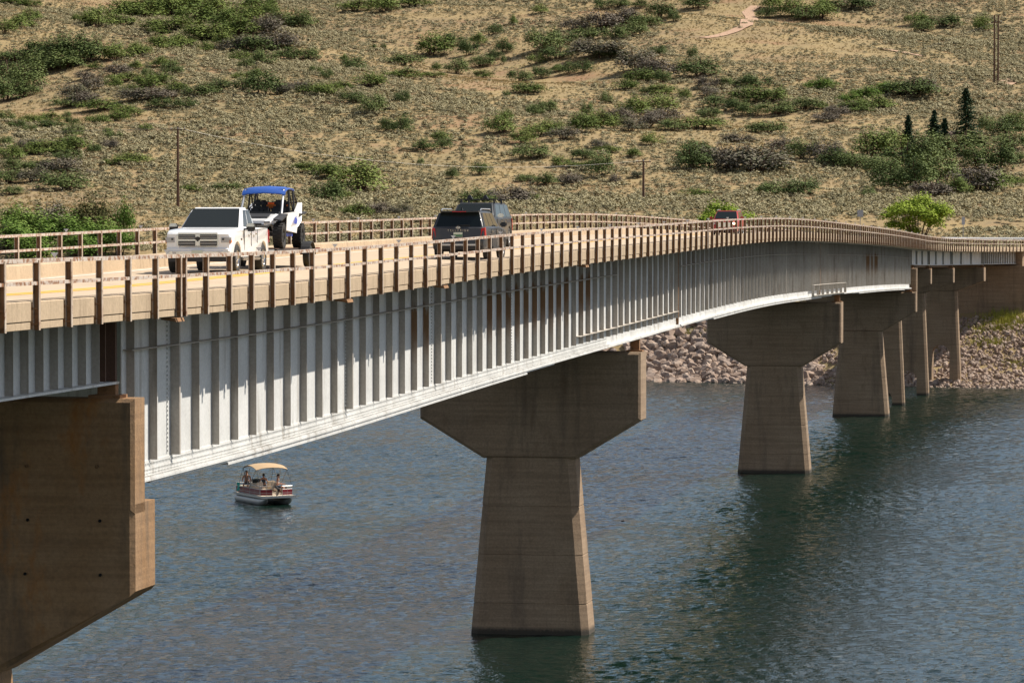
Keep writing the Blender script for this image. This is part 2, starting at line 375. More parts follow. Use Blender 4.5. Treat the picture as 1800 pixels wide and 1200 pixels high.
q = MB(); sweep(q, rect(1.17, 1.40, -2.70, -1.38), 4.25 * S0, 4.28 * S0, 1); q.build('end_plate', M['wood'], bridge)
# rivet rows on the near bottom flange
q = MB()
for (za, ua) in ((GB + .12, .05), (GB + .20, .05), (GB + .33, .037), (GB + .085, .15), (GB + .085, .21)):
    s = 5.4 * S0
    while s < 40 * S0:
        p = P(s, 1.42 - ua, za); h = heading(s); Mx = Matrix.Translation(p) @ Matrix.Rotation(-h, 4, 'Z')
        q.box(-.018, .018, -.022, .022, -.018, .018, Mx); s += .13
for nn in (7, 22, 29, 34, 16, 41):
    for k in range(30):
        p = P(nn * S0 + .08, 1.42 - .03, -1.6 - k * .1); Mx = Matrix.Translation(p) @ Matrix.Rotation(-TH, 4, 'Z')
        q.box(-.02, .02, -.03, .03, -.025, .025, Mx)
o = q.build('rivets', M['paint_white'], bridge); o['kind'] = 'stuff'
# splice / bearing panel on the girder above pier three
q = MB(); s_ = N_P3 * S0
sweep(q, rect(.98, 1.17, GB + .1, GB + .13), s_ - 24, s_ + 3, 2); sweep(q, rect(.98, 1.17, GB + .80, GB + .83), s_ - 24, s_ + 3, 2)
for k in range(8):
    a = s_ - 24 + k * 27 / 7.0; sweep(q, rect(.99, 1.17, GB + .13, GB + .80), a - .05, a + .05, 1)
q.build('bearing_panel', M['paint_stiff_shaded'], bridge)
for nn in (51, 88):
    q = MB(); sweep(q, rect(1.27, 1.40, GB + .1, -1.38), nn * S0 - .05, nn * S0 + .05, 1); q.build('hinge_joint', M['rust'], bridge)

# piers -----------------------------------------------------------------
UC = 5.9                               # piers sit a little left of the deck centre
def local_frame(n):
    s = n * S0; h = heading(s); o = P(s, UC, 0, False)
    Mx = Matrix.Translation((o.x, o.y, 0)) @ Matrix.Rotation(-h, 4, 'Z')   # local x right, y along the bridge
    return Mx, zr(n)
def cham_ring(hw, t, ch, z, dx=0.0):
    return [(dx + x, y, z) for x, y in ((-hw + ch, -t), (hw - ch, -t), (hw, -t + ch), (hw, t - ch), (hw - ch, t), (-hw + ch, t), (-hw, t - ch), (-hw, -t + ch))]
def pier_column(n, ztop, zbase, hw0, slope, t0, tslope, name='pier', lift=2.1):
    Mx, z = local_frame(n); q = MB(); rings = []
    L = ztop - zbase; k = max(2, int(round(L / lift)))
    for i in range(k + 1):
        d = L * i / k; zz = ztop - d
        if 0 < i < k:
            for (dz, ins) in ((.03, 0), (.015, .018), (-.015, .018), (-.03, 0)): rings.append((zz + dz, d, ins))
        else: rings.append((zz, d, 0))
    vs = []
    for (zz, d, ins) in rings: vs += [Mx @ Vector(p) for p in cham_ring(hw0 + slope * d - ins, t0 + tslope * d - ins, .30, zz)]
    m = 8; fs = [(i * m + j, i * m + (j + 1) % m, (i + 1) * m + (j + 1) % m, (i + 1) * m + j) for i in range(len(rings) - 1) for j in range(m)]
    fs += [tuple(range(m)), tuple(range((len(rings) - 1) * m, len(rings) * m))]
    q.add(vs, fs); return q, Mx, z
def cap_poly(q, Mx, pts, y0, y1, ch=.10):
    """pts (x,z) outline of the cap front; extruded along the bridge with chamfered front/back edges"""
    c = Vector((sum(p[0] for p in pts) / len(pts), 0, sum(p[1] for p in pts) / len(pts)))
    def ring(y, k):
        return [Mx @ Vector((p[0] - math.copysign(k, p[0]) if k else p[0], y, p[1] - (k if p[1] > c.z else -k) if k else p[1])) for p in pts]
    rings = [ring(y0, ch), ring(y0 + ch, 0), ring(y1 - ch, 0), ring(y1, ch)]; m = len(pts); vs = sum(rings, [])
    fs = [(i * m + j, i * m + (j + 1) % m, (i + 1) * m + (j + 1) % m, (i + 1) * m + j) for i in range(3) for j in range(m)]
    fs += [tuple(range(m)), tuple(range(3 * m, 4 * m))[::-1]]
    q.add(vs, fs)
def bearing(parent, Mx, x, y, z0, z1):
    q = MB(); q.box(x - .35, x + .35, y - .3, y + .3, z0, z0 + .07, Mx); q.box(x - .2, x + .2, y - .12, y + .12, z0 + .07, z1, Mx)
    q.build('bearing', M['rust'], parent)
CX = 4.85                    # half length of the caps
def main_pier(n):
    z = zr(n); zt = z - 5.57
    q, Mx, _ = pier_column(n, z - 10.2 + .02, -5, 1.95, .085, .95, .03)
    cap_poly(q, Mx, [(-CX, zt), (-CX, z - 8.5), (-2.05, z - 10.2), (2.05, z - 10.2), (CX, z - 8.5), (CX, zt)], -1.0, 1.0)
    p = q.build('pier', M['concrete_pier'], bridge)
    for x in (UC - WD + 1.42, UC - 1.42): bearing(p, Mx, x, 0, zt, z + GB - .0)
    return p
def step_pier(n, d):
    """d=+1: the lower ledge is on the far side (near end of the deep girder)"""
    z = zr(n); zu, zl = z - 3.06, z - 5.3
    q, Mx, _ = pier_column(n, z - 9.0 + .02, -5, 1.95, .085, 1.0, .03)
    y0, ym, y1 = (-.95, .0, .85) if d > 0 else (-.85, .0, .95)
    body = [(-CX - .32, zl), (-CX - .32, z - 7.15), (-2.05, z - 9.0), (2.05, z - 9.0), (CX + .32, z - 7.15), (CX + .32, zl)]
    cap_poly(q, Mx, body, y0, y1)
    up = [(-CX - .32, zu), (-CX - .32, zl - .2), (CX + .32, zl - .2), (CX + .32, zu)]
    cap_poly(q, Mx, up, *((y0 - .003, ym) if d > 0 else (ym, y1 + .003)), ch=.08)
    p = q.build('pier', M['concrete_stained' if d > 0 else 'concrete_pier'], bridge)
    for x in (UC - WD + 1.42, UC - 1.42):
        bearing(p, Mx, x, -.5 * d, zu, z - 2.78); bearing(p, Mx, x, .5 * d, zl, z + GB)
    return p
def tie_holes(p, n, yf, z0, z1, xs_):
    Mx, z = local_frame(n); q = MB()
    for zz in np.arange(z0, z1, 1.15):
        for x in xs_: q.lathe([(.001, -.004), (.035, -.004), (.035, .02)], 8, Mx @ Matrix.Translation((x + .04 * math.sin(zz * 7 + x), yf, z + zz)) @ Matrix.Rotation(-math.pi / 2, 4, 'Z'))
    o = q.build('tie_holes', M['dark'], p); o['kind'] = 'stuff'
def arch_pier(n, zb, arch_top):
    z = zr(n); zt = z - 3.1; zc = z - 5.7
    Mx, _ = local_frame(n); q = MB()
    cap_poly(q, Mx, [(-CX, zt), (-CX, z - 4.6), (-1.9, zc), (1.9, zc), (CX, z - 4.6), (CX, zt)], -.62, .62, .07)
    # column with an arched opening at its foot
    r = 1.0; sl = .045; top = zc - .01; t = .62
    def hwz(zz): return 1.75 + sl * (top - zz)
    zs = arch_top - r; prof = []
    out = [(hwz(zb), zb), (hwz(top), top), (-hwz(top), top), (-hwz(zb), zb), (-r, zb), (-r, zs)]
    out += [(-r * math.cos(a), zs + r * math.sin(a)) for a in [math.pi * k / 10 for k in range(1, 10)]] + [(r, zs), (r, zb)]
    ch = .22
    def off(y, k):
        res = []
        for (xx, zz) in out:
            if abs(abs(xx) - hwz(zz)) < 1e-6: xx -= math.copysign(k, xx)
            res.append(Mx @ Vector((xx, y, zz)))
        return res
    rings = [off(-t, ch), off(-t + ch, 0), off(t - ch, 0), off(t, ch)]; m = len(out)
    fs = [(i * m + j, i * m + (j + 1) % m, (i + 1) * m + (j + 1) % m, (i + 1) * m + j) for i in range(3) for j in range(m)]
    fs += [tuple(range(m)), tuple(range(3 * m, 4 * m))[::-1]]
    q.add(sum(rings, []), fs)
    p = q.build('pier', M['concrete_pier'], bridge)
    for x in (UC - WD + 1.42, UC - 1.42): bearing(p, Mx, x, 0, zt, z - 2.78)
tie_holes(step_pier(N_P1, 1), N_P1, -.955, -6.8, -3.4, (-2, -.4, 1.2, 2.8, 4.4)); main_pier(N_P2); main_pier(N_P3); step_pier(N_P4, -1)
arch_pier(N_P5, -4, 1.6); arch_pier(N_P6, -3, 2.6); arch_pier(N_P7, 0.0, 4.6)
# abutment
Mx, z = local_frame(175.4); q = MB()
q.box(-WD / 2 - .6, WD / 2 + 1.2, -.3, 9.0, 2.0, z - 3.0, Mx); q.box(-WD / 2 - .2, WD / 2 + .1, .5, 11.0, z - 3.0, z - 1.36, Mx)
q.box(-WD / 2 - 7, -WD / 2 - .6, .2, 1.2, 2.0, z - 1.6, Mx)
q.build('abutment', M['concrete_pier'], bridge)

# ------------------------------------------------------------------ ground, water, road on land
def lerp_tab(tab, x):
    if x <= tab[0][0]: return tab[0][1]
    for (a, b), (c, d) in zip(tab[:-1], tab[1:]):
        if x <= c:
            t = (x - a) / (c - a); return b + (d - b) * t
    return tab[-1][1]
def shore(X):
    if X > 16: return 434 - (X - 16) * .50 if X < 75 else 404.5 - (X - 75) * .1
    return 434 + (16 - X) * .06
BANK = [(-30, -8), (-6, -2.2), (0, 0), (5, 1.7), (12, 6.0), (18, 9.6), (27, 14.6), (33, 15.0)]
HILL = [(440, 15.0), (470, 15.6), (530, 18.6), (600, 22.8), (640, 27), (815, 49.3), (960, 67), (1130, 87), (1400, 126), (1800, 175), (2300, 215)]
def gz(X, Y):
    e = Y - shore(X)
    ek = min(1, max(0, (X - 40) / 8)); e *= 1 - .36 * ek
    b = lerp_tab(BANK, e)
    h = lerp_tab(HILL, Y)
    z = min(b, h) if e < 33 else (15.0 + (h - 15.0) * min(1, max(0, (e - 33) / 60.0)) if Y < 530 else h)
    k = min(1, max(0, (Y - 560) / 250.0))
    if k > 0:
        z += k * (10.0 * mnoise.noise(Vector((X * .010 + Y * .003, Y * .0065, 3.1))) + 2.8 * mnoise.noise(Vector((X * .03 + Y * .012, Y * .016, 9.7))))
    if e > 30: z += .35 * mnoise.noise(Vector((X * .08, Y * .08, 1.7)))
    return z
def hit(px, py):
    r = ray(px, py); o = Vector((0, 0, HC)); d = 405.0; last = d
    while d < 2200:
        p = o + r * (d / r.y)
        if gz(p.x, p.y) >= p.z:
            a, b = last, d
            for _ in range(12):
                m = (a + b) / 2; p = o + r * (m / r.y)
                if gz(p.x, p.y) >= p.z: b = m
                else: a = m
            p = o + r * (b / r.y); return Vector((p.x, p.y, gz(p.x, p.y)))
        last = d; d += 4.0
    p = o + r * (2000 / r.y); return p
ys = list(np.arange(375, 475, 2.0)) + list(np.arange(475, 700, 6.0)) + list(np.arange(700, 1300, 12.0)) + list(np.arange(1300, 2301, 50))
xs = list(np.arange(-700, -220, 40.0)) + list(np.arange(-220, -110, 8.0)) + list(np.arange(-110, 130, 3.0)) + list(np.arange(130, 240, 8.0)) + list(np.arange(240, 701, 40.0))
vs = [(X, Y, gz(X, Y)) for Y in ys for X in xs]; nx = len(xs)
fs = [(j * nx + i, j * nx + i + 1, (j + 1) * nx + i + 1, (j + 1) * nx + i) for j in range(len(ys) - 1) for i in range(nx - 1)]
me = bpy.data.meshes.new('hillside'); me.from_pydata(vs, [], fs); me.polygons.foreach_set('use_smooth', [True] * len(fs))
gm = mat('dry_ground', (0.3, 0.2, 0.1), 0.95, spec=0.1); t = NT(gm); co = t.coord('Position')
a = t.noise(co, .022, 5); b = t.noise(co, .11, 5, .65); c = t.noise(co, .9, 5, .7)
col = t.ramp(a, [(.34, (0.215, 0.17, 0.09)), (.48, (0.285, 0.21, 0.108)), (.62, (0.225, 0.165, 0.095))])
col = t.mix(t.ramp(b, [(.46, (0, 0, 0)), (.66, (1, 1, 1))]), col, (0.315, 0.235, 0.115))
col = t.mix(t.ramp(t.noise(co, .05, 4), [(.55, (0, 0, 0)), (.72, (1, 1, 1))]), col, (0.27, 0.155, 0.09))
col = t.mix(t.ramp(c, [(.5, (0, 0, 0)), (.68, (1, 1, 1))]), col, (0.20, 0.155, 0.09))
t.color(col); t.bump(c, .6, .25); me.materials.append(gm)
ground = link('hillside', me); tag(ground, kind='structure')
water_m = mat('lake_water', (0.004, 0.014, 0.010), .05); t = NT(water_m); t.b.inputs['IOR'].default_value = 1.33
WAVE = .0255
co = t.coord('Position', (.8, 1.1, 1)); co2 = t.coord('Position', (1.0, 1.25, 1))
n1 = t.noise(co, 2.2, 3, .55); n2 = t.noise(co2, 6.0, 2, .6); n3 = t.noise(t.coord('Position', (.4, 1, 1)), .035, 3)
ad = t.n('Math', operation='MULTIPLY_ADD'); t.l(n2, ad.inputs[0]); ad.inputs[1].default_value = .32; t.l(n1, ad.inputs[2])
bp = t.n('Bump'); bp.inputs['Distance'].default_value = .13
st = t.n('MapRange'); st.inputs[1].default_value = .35; st.inputs[2].default_value = .65; st.inputs[3].default_value = .55; st.inputs[4].default_value = .9
t.l(n3, st.inputs[0]); t.l(st.outputs[0], bp.inputs['Strength']); t.l(ad.outputs[0], bp.inputs['Height']); t.l(bp.outputs[0], t.b.inputs['Normal'])
rgw = np.random.RandomState(4)
WY = np.arange(112, 446, .24); WT = np.linspace(-1, 1, 340)
gx = (WT[None, :] * WY[:, None] * .16); gy = np.repeat(WY[:, None], len(WT), 1); gzz = np.zeros_like(gx)
for _ in range(64):
    lam = math.exp(rgw.uniform(math.log(.55), math.log(1.25))); an = R(250) + rgw.normal(0, .75); k = 2 * math.pi / lam
    gzz += WAVE * lam / (2 * math.pi) * np.sin(k * (gx * math.cos(an) + gy * math.sin(an)) + rgw.uniform(0, 6.28))
patch = np.zeros_like(gx)
for _ in range(10):
    lam = rgw.uniform(30, 120); an = rgw.uniform(0, 6.28); patch += np.sin(2 * math.pi / lam * (gx * math.cos(an) * .6 + gy * math.sin(an) * 1.4) + rgw.uniform(0, 6.28))
gzz *= np.clip(.95 + .11 * patch, .6, 1.35)
edge = np.clip((1 - np.abs(WT)) * 12, 0, 1)[None, :] * np.clip((WY - 112) / 4, 0, 1)[:, None] * np.clip((446 - WY) / 4, 0, 1)[:, None]
gzz *= edge
nr, nc = gx.shape; co_ = np.stack([gx, gy, gzz], -1).reshape(-1, 3)
ii = (np.arange(nr - 1)[:, None] * nc + np.arange(nc - 1)[None, :]).reshape(-1)
fc = np.stack([ii, ii + 1, ii + nc + 1, ii + nc], -1)
x0, x1 = 112 * .16, WY[-1] * .16; ye = WY[-1]
ex = np.array([(-700, -150, 0), (700, -150, 0), (700, 112, 0), (x0, 112, 0), (-x0, 112, 0), (-700, 112, 0), (700, ye, 0), (x1, ye, 0), (-x1, ye, 0), (-700, ye, 0)]); b0 = len(co_)
co_ = np.concatenate([co_, ex]); ef = np.array([(0, 1, 3, 4), (3, 2, 6, 7), (5, 4, 8, 9)]) + b0
tri = [(0, 4, 5), (1, 2, 3)]
me = bpy.data.meshes.new('lake_water'); me.from_pydata(co_.tolist(), [], np.concatenate([fc, ef]).tolist() + [tuple(i + b0 for i in t_) for t_ in tri])
me.polygons.foreach_set('use_smooth', [True] * len(me.polygons)); me.materials.append(water_m); tag(link('lake_water', me), kind='structure')
# lake bed so nothing shines from below
q = MB(); q.add([(-700, -150, -9), (700, -150, -9), (700, 380, -9), (-700, 380, -9)], [(0, 1, 2, 3)]); tag(q.build('lake_bed', M['concrete_pier']), kind='structure')
# road beyond the bridge
q = MB(); sweep(q, [(u, road_z(u) - .004) for u in us], S_END, 455, 3, closed=False); sweep(q, [(-.6, -1.6), (.55, -1.206)], S_END, 455, 3, closed=False); sweep(q, [(WD - .55, -1.206), (WD + .8, -1.6)], S_END, 455, 3, closed=False)
tag(q.build('road', M['concrete_road']), kind='structure')
for (nm, u) in (('w_beam_guardrail', WD - .1), ('w_beam_guardrail', -.1)):
    g = empty(nm, P(S_END + 1, u, -1.2)); inv = Matrix.Translation(-g.location)
    q = MB(); prof = [(0, -.62), (.05, -.56), (0, -.50), (-.04, -.47), (0, -.44), (.05, -.38), (0, -.32)]
    sweep(q, [(u + a, z + .45) for a, z in prof], S_END + .5, 452, 2, closed=False)
    q.v = [tuple(inv @ Vector(v)) for v in q.v]; q.build('beam', M['silver'], g)
    for k in range(16):
        s = S_END + 1.5 + k * 3.8; p = inv @ P(s, u + (.12 if u > 0 else -.12), -1.5)
        q = MB(); q.box(-.07, .07, -.08, .08, 0, 1.5); q.build('post', M['wood'], g, loc=p)
    tag(g, 'silver guardrail on the %s side of the road past the bridge end' % ('far' if u > 0 else 'near'), 'guardrail')
# dirt tracks on the hill
tm = weathered('dirt', (0.44, 0.28, 0.18), (0.40, 0.25, 0.155), (0.32, 0.20, 0.12), .6, streak=False)
def track(pts, w):
    q = MB(); P3 = [hit(*p) for p in pts]; vs = []; fine = []
    for a, b in zip(P3[:-1], P3[1:]):
        for k in range(6): fine.append(a.lerp(b, k / 6))
    fine.append(P3[-1])
    for i, p in enumerate(fine):
        d = fine[min(i + 1, len(fine) - 1)] - fine[max(i - 1, 0)]; nrm = Vector((d.y, -d.x, 0)).normalized()
        for k in range(5):
            c = p + nrm * (w * (k / 2 - 1) * (1 + .25 * mnoise.noise(p * .1))); vs.append((c.x, c.y, gz(c.x, c.y) + .22))
    q.add(vs, [(i * 5 + k, i * 5 + k + 1, (i + 1) * 5 + k + 1, (i + 1) * 5 + k) for i in range(len(fine) - 1) for k in range(4)])
    tag(q.build('dirt_track', tm, smooth=60), kind='structure')
TRK = [(1330, 12), (1314, 22), (1322, 35), (1312, 46), (1292, 55), (1268, 63), (1236, 68)]
track(TRK, 1.7); track([(1546, 86), (1580, 92), (1622, 100)], .8); track([(1765, 150), (1790, 141), (1830, 138)], 1.8)

# ------------------------------------------------------------------ plants
def leaf_mat(name, cols, trans=.12):
    m = mat(name, cols[0], .75, spec=.15); t = NT(m)
    oi = t.n('ObjectInfo').outputs['Random']; gn = t.noise(t.coord('Position'), 1.1, 3)
    ad = t.n('Math', operation='ADD'); t.l(gn, ad.inputs[0]); mu = t.n('Math', operation='MULTIPLY_ADD'); t.l(oi, mu.inputs[0]); mu.inputs[1].default_value = .3; mu.inputs[2].default_value = -.15
    t.l(mu.outputs[0], ad.inputs[1])
    c = t.ramp(ad.outputs[0], [(.32, cols[0]), (.5, cols[1]), (.68, cols[2])]); t.color(c)
    return m
LM = {
 'g': leaf_mat('leaf_green', [(.095, .135, .028), (.140, .185, .040), (.195, .235, .060)]),
 'd': leaf_mat('leaf_dark', [(.070, .102, .028), (.105, .142, .040), (.155, .188, .060)]),
 'y': leaf_mat('leaf_grey', [(.150, .125, .095), (.190, .160, .125), (.110, .115, .060)]),
 'G': leaf_mat('leaf_bright', [(.085, .150, .022), (.120, .200, .030), (.165, .235, .045)]),
 'o': leaf_mat('leaf_olive', [(.060, .058, .018), (.085, .085, .025), (.110, .105, .035)]),
 'l': leaf_mat('leaf_lime', [(.160, .230, .020), (.230, .310, .028), (.30, .37, .045)]),
 'q': leaf_mat('leaf_bank_grass', [(.24, .25, .035), (.30, .30, .045), (.36, .33, .07)]),
 'c': leaf_mat('leaf_conifer', [(.016, .035, .016), (.025, .050, .022), (.040, .070, .030)]),
 's': leaf_mat('leaf_sage', [(.215, .192, .105), (.295, .260, .148), (.36, .315, .188)]),
 't': leaf_mat('leaf_straw', [(.30, .225, .10), (.36, .265, .12), (.27, .20, .09)]),
}
def leaves(mb, rng, cen, rad, n, size, up=.75):
    """leaf-sized quads through an ellipsoid, denser at its skin"""
    for _ in range(n):
        v = Vector((rng.gauss(0, 1), rng.gauss(0, 1), rng.gauss(0, 1))).normalized()
        if v.z < -.35: v.z = -v.z * .5
        rr = rng.uniform(.55, 1.08) if rng.random() < .8 else rng.uniform(.2, .7)
        p = Vector((cen[0] + v.x * rad[0] * rr, cen[1] + v.y * rad[1] * rr, cen[2] + v.z * rad[2] * rr))
        nn = (v + Vector((rng.uniform(-.8, .8), rng.uniform(-.8, .8), rng.uniform(-.4, .8) + up))).normalized()
        a = nn.cross(Vector((rng.uniform(-1, 1), rng.uniform(-1, 1), rng.uniform(-1, 1)))).normalized(); b = nn.cross(a)
        s = size * rng.uniform(.6, 1.3)
        mb.add([p - a * s - b * s * .5, p + a * s * .2 - b * s * .75, p + a * s + b * s * .1, p - a * s * .1 + b * s * .7], [(0, 1, 2, 3)])
def shrub_mesh(seed, kind, lobes, n, size):
    """unit-ish shrub: width 1 (x,y +-0.5), height 1, leafy down to the ground"""
    rng = random.Random(seed); q = MB(); q.cur = 0
    for i in range(lobes):
        a = rng.uniform(0, 6.28); r = .34 * math.sqrt(rng.random()); h = rng.uniform(.62, 1.0) * (1 - .9 * r * r / .12 * .35)
        c = (math.cos(a) * r, math.sin(a) * r, h * .50); rr = rng.uniform(.13, .22)
        leaves(q, rng, c, (rr, rr, h * .5), n // lobes, size)
    leaves(q, rng, (0, 0, .16), (.47, .45, .26), n // 3, size)
    q.cur = 1
    for i in range(6):
        a = rng.uniform(0, 6.28); e = rng.uniform(.08, .3)
        q.tube([(math.cos(a) * .05, math.sin(a) * .05, -.15), (math.cos(a) * e * .5, math.sin(a) * e * .5, .3), (math.cos(a) * e, math.sin(a) * e, rng.uniform(.5, .75))], [.014, .01, .004], 4, False)
    return q.mesh('shrub', [LM[kind], M['wood']])
SH = {k: [shrub_mesh(11 * i + ord(k), k, 13, 2300, .021) for i in range(4)] for k in 'gdy'}
for k in 'Go': SH[k] = [shrub_mesh(11 * i + ord(k), k, 14, 3000, .020) for i in range(2)]
SHRUBS = '''20 7 40 8 g;48 13 35 12 g;55 38 30 18 g;35 50 40 18 g;10 58 40 18 g;133 38 18 10 g;170 48 45 26 g;205 45 45 16 g;215 30 60 24 g;245 33 60 22 g;270 22 60 24 g;300 28 60 30 g;330 20 60 24 g;350 45 60 30 g;380 30 60 30 g;400 50 60 26 g;430 40 50 26 g;455 20 50 22 g;470 27 30 16 g;300 55 65 20 g;280 60 34 12 g;355 70 60 20 g;380 68 50 18 g;420 62 60 24 g;470 60 50 25 y;500 48 50 24 d;530 50 45 24 d;285 88 40 20 g;315 84 40 18 g;395 82 40 20 g;420 90 50 20 y;450 90 60 22 d;490 86 50 24 y;505 82 20 12 g;70 98 50 22 d;95 110 60 34 d;130 108 60 36 d;160 108 50 34 d;80 125 60 24 d;25 108 60 18 d;110 120 60 24 d;205 105 45 22 g;240 98 45 18 g;20 150 50 34 d;50 155 50 36 d;10 178 50 34 d;40 170 40 22 d;362 92 24 14 g;420 108 32 14 g;432 120 24 14 d;464 114 34 22 d;510 106 36 18 d;545 106 36 18 d;165 122 22 9 g;150 140 30 12 y;205 133 36 16 y;240 122 22 12 g;285 118 36 14 g;300 132 30 20 d;258 136 18 14 d;200 155 26 16 g;222 143 40 12 g;160 160 40 20 y;130 175 40 22 y;115 190 40 16 d;150 185 50 18 y;260 155 40 18 g;280 148 36 16 g;232 163 30 10 g;307 162 30 14 g;350 170 50 18 d;385 160 40 18 d;240 178 55 18 y;275 175 50 16 y;180 195 60 16 g;220 205 50 16 g;280 190 36 14 d;323 190 32 14 d;418 140 18 10 g;450 138 24 14 g;430 158 36 18 d;462 168 46 34 d;500 165 30 12 y;520 162 40 16 y;548 165 40 14 g;575 168 40 16 g;556 130 18 12 d;572 140 20 16 d;595 158 20 12 g;10 213 30 14 d;28 226 32 12 d;55 217 32 12 g;85 215 36 14 g;53 234 22 12 d;90 228 42 14 d;117 210 16 12 d;128 220 20 12 d;130 241 26 18 d;170 218 40 14 g;205 213 40 14 g;188 238 22 10 g;200 245 22 12 d;257 230 22 10 g;10 256 24 14 d;50 258 30 12 y;128 265 60 20 g;85 270 60 18 g;20 280 50 20 g;60 272 36 14 g;165 270 22 14 d;192 262 24 14 y;120 283 36 16 d;28 300 34 18 d;70 300 40 16 d;110 305 60 22 y;15 322 50 20 d;60 320 50 18 y;115 334 70 26 d;20 342 30 12 d;235 288 46 16 g;195 290 22 10 g;160 310 20 10 y;333 337 30 10 g;395 336 54 12 d;545 303 50 14 g;582 312 50 18 g;575 358 44 34 d;625 20 50 16 g;672 22 45 26 g;725 12 46 14 g;605 108 14 10 g;623 124 34 20 d;655 86 10 6 d;675 87 8 8 d;707 115 50 16 d;760 98 50 30 g;795 82 26 20 d;822 98 28 24 d;840 80 22 18 g;868 62 22 16 d;902 45 14 14 g;885 93 30 20 d;868 106 22 14 d;845 118 36 16 d;885 113 10 14 d;650 152 46 18 g;708 138 46 14 g;768 124 22 10 g;760 136 34 8 g;805 130 38 22 d;850 138 30 12 g;610 158 22 10 g;950 24 24 12 g;1055 18 24 18 d;1088 14 30 14 d;1125 14 24 12 d;1160 32 44 22 d;1186 38 20 14 d;960 90 60 30 d;985 80 40 22 d;1010 55 36 18 y;1030 70 40 18 d;1060 52 60 26 y;1080 70 40 20 d;1120 62 40 20 d;1135 48 50 18 d;1100 40 50 20 y;945 112 28 14 g;980 104 50 18 d;1025 90 40 16 y;1060 100 80 22 y;1070 101 50 12 d;1000 130 24 16 d;1028 128 30 18 d;980 126 22 10 g;950 138 34 18 d;915 144 34 18 d;1157 98 22 16 d;1120 125 60 30 y;1150 135 50 26 y;1130 145 50 18 g;1165 146 26 18 d;1185 130 14 14 y;1100 158 36 14 g;1165 166 36 14 g;1135 165 16 10 d;925 165 52 16 g;890 170 10 8 d;622 180 40 16 d;653 201 34 30 d;705 182 24 20 d;680 232 24 20 d;707 235 28 26 d;955 198 34 18 d;938 203 24 14 d;882 235 50 26 g;892 210 18 12 g;1065 182 20 16 d;1030 202 18 18 d;920 253 46 18 g;945 240 40 20 g;968 236 34 20 g;990 245 40 18 y;1020 232 50 26 g;1050 225 40 24 g;1080 226 36 18 g;1085 215 40 20 y;1120 205 60 26 g;1160 200 60 26 g;1110 232 40 20 y;1140 225 50 24 y;1180 230 40 18 d;1145 255 30 16 g;1170 215 50 20 y;745 265 32 16 d;778 262 24 16 d;775 248 28 14 g;937 278 58 20 d;1025 280 36 16 d;1055 262 40 14 y;1070 268 30 10 g;1112 276 34 12 g;738 290 12 10 d;845 307 30 18 d;795 314 20 16 d;985 293 26 14 g;915 320 16 10 d;930 318 22 10 d;960 326 40 18 d;1000 325 36 16 y;1053 311 36 36 d;1025 296 36 10 g;1083 322 22 12 y;1120 312 20 10 y;632 341 72 44 g;605 353 24 14 g;835 362 46 22 d;895 358 60 24 y;930 355 30 12 g;985 361 24 10 g;625 380 40 18 g;660 378 40 18 y;705 378 30 16 y;1225 16 40 20 d;1355 16 40 22 g;1350 32 30 16 d;1395 30 50 26 g;1440 33 60 26 g;1415 36 40 20 d;1448 13 24 14 g;1495 16 56 16 d;1615 45 40 18 g;1620 56 30 16 d;1660 48 46 18 d;1728 56 28 22 g;1215 104 16 18 d;1230 135 60 26 d;1245 155 40 16 y;1280 153 24 14 d;1325 153 44 18 d;1245 172 30 18 y;1318 180 52 22 g;1365 178 36 20 g;1442 159 46 16 G;1205 175 20 14 g;1260 188 46 18 d;1295 195 30 18 d;1320 203 36 18 d;1245 208 40 16 d;1365 202 50 20 d;1415 192 40 16 d;1445 192 20 10 g;1490 180 40 12 G;1520 172 40 14 G;1560 163 44 14 G;1600 170 70 26 d;1620 162 50 20 y;1540 192 50 18 g;1505 198 44 16 g;1470 205 40 16 y;1450 213 34 12 y;1230 226 64 16 g;1330 232 30 14 d;1350 234 50 16 d;1225 268 46 16 d;1300 250 44 12 y;1215 300 50 36 d;1240 295 50 30 y;1285 300 60 36 y;1330 304 80 40 y;1345 300 60 24 d;1380 270 40 22 y;1410 280 50 26 d;1450 285 50 30 y;1470 292 60 24 d;1500 298 50 24 d;1530 275 60 34 g;1565 272 50 34 g;1550 308 50 28 d;1590 300 60 40 d;1630 300 70 50 d;1560 335 50 40 d;1610 335 70 50 d;1655 325 60 44 d;1690 270 80 30 d;1640 270 60 24 d;1720 300 60 36 d;1755 300 50 40 d;1780 262 50 24 d;1770 240 50 26 d;1790 228 40 24 g;1735 235 30 26 d;1715 335 60 34 y;1745 335 50 26 g;1685 343 40 26 g;1790 325 30 12 g;1640 345 60 20 y;1790 285 30 16 d;1355 344 50 20 d;1405 344 56 24 d;1528 347 28 14 d;1220 345 50 10 g;165 402 64 58 o;215 392 34 38 G;60 412 80 42 G;120 420 80 44 G;20 432 70 42 G;180 432 70 44 G;85 372 60 24 y;30 382 50 22 G;210 442 50 40 G;60 448 80 40 G;140 446 70 40 G'''
WORD = {'g': 'green oak shrub', 'd': 'dark green oak shrub', 'y': 'grey twiggy shrub', 'G': 'bright green shrub', 'o': 'olive round bush'}
BANDS = [(0, 30, 'along the top edge'), (30, 62, 'just under the top edge'), (62, 95, 'high on the hill'), (95, 125, 'on the upper slope'), (125, 160, 'above the mid slope'), (160, 200, 'on the mid slope'), (200, 245, 'below the mid slope'), (245, 290, 'on the lower slope'), (290, 352, 'at the foot of the slope'), (352, 500, 'right behind the far railing')]
ORD = ['first', 'second', 'third', 'fourth', 'fifth', 'sixth', 'seventh', 'eighth', 'ninth', 'tenth', 'eleventh', 'twelfth', 'thirteenth', 'fourteenth'] + ['%dth' % i for i in range(15, 60)]
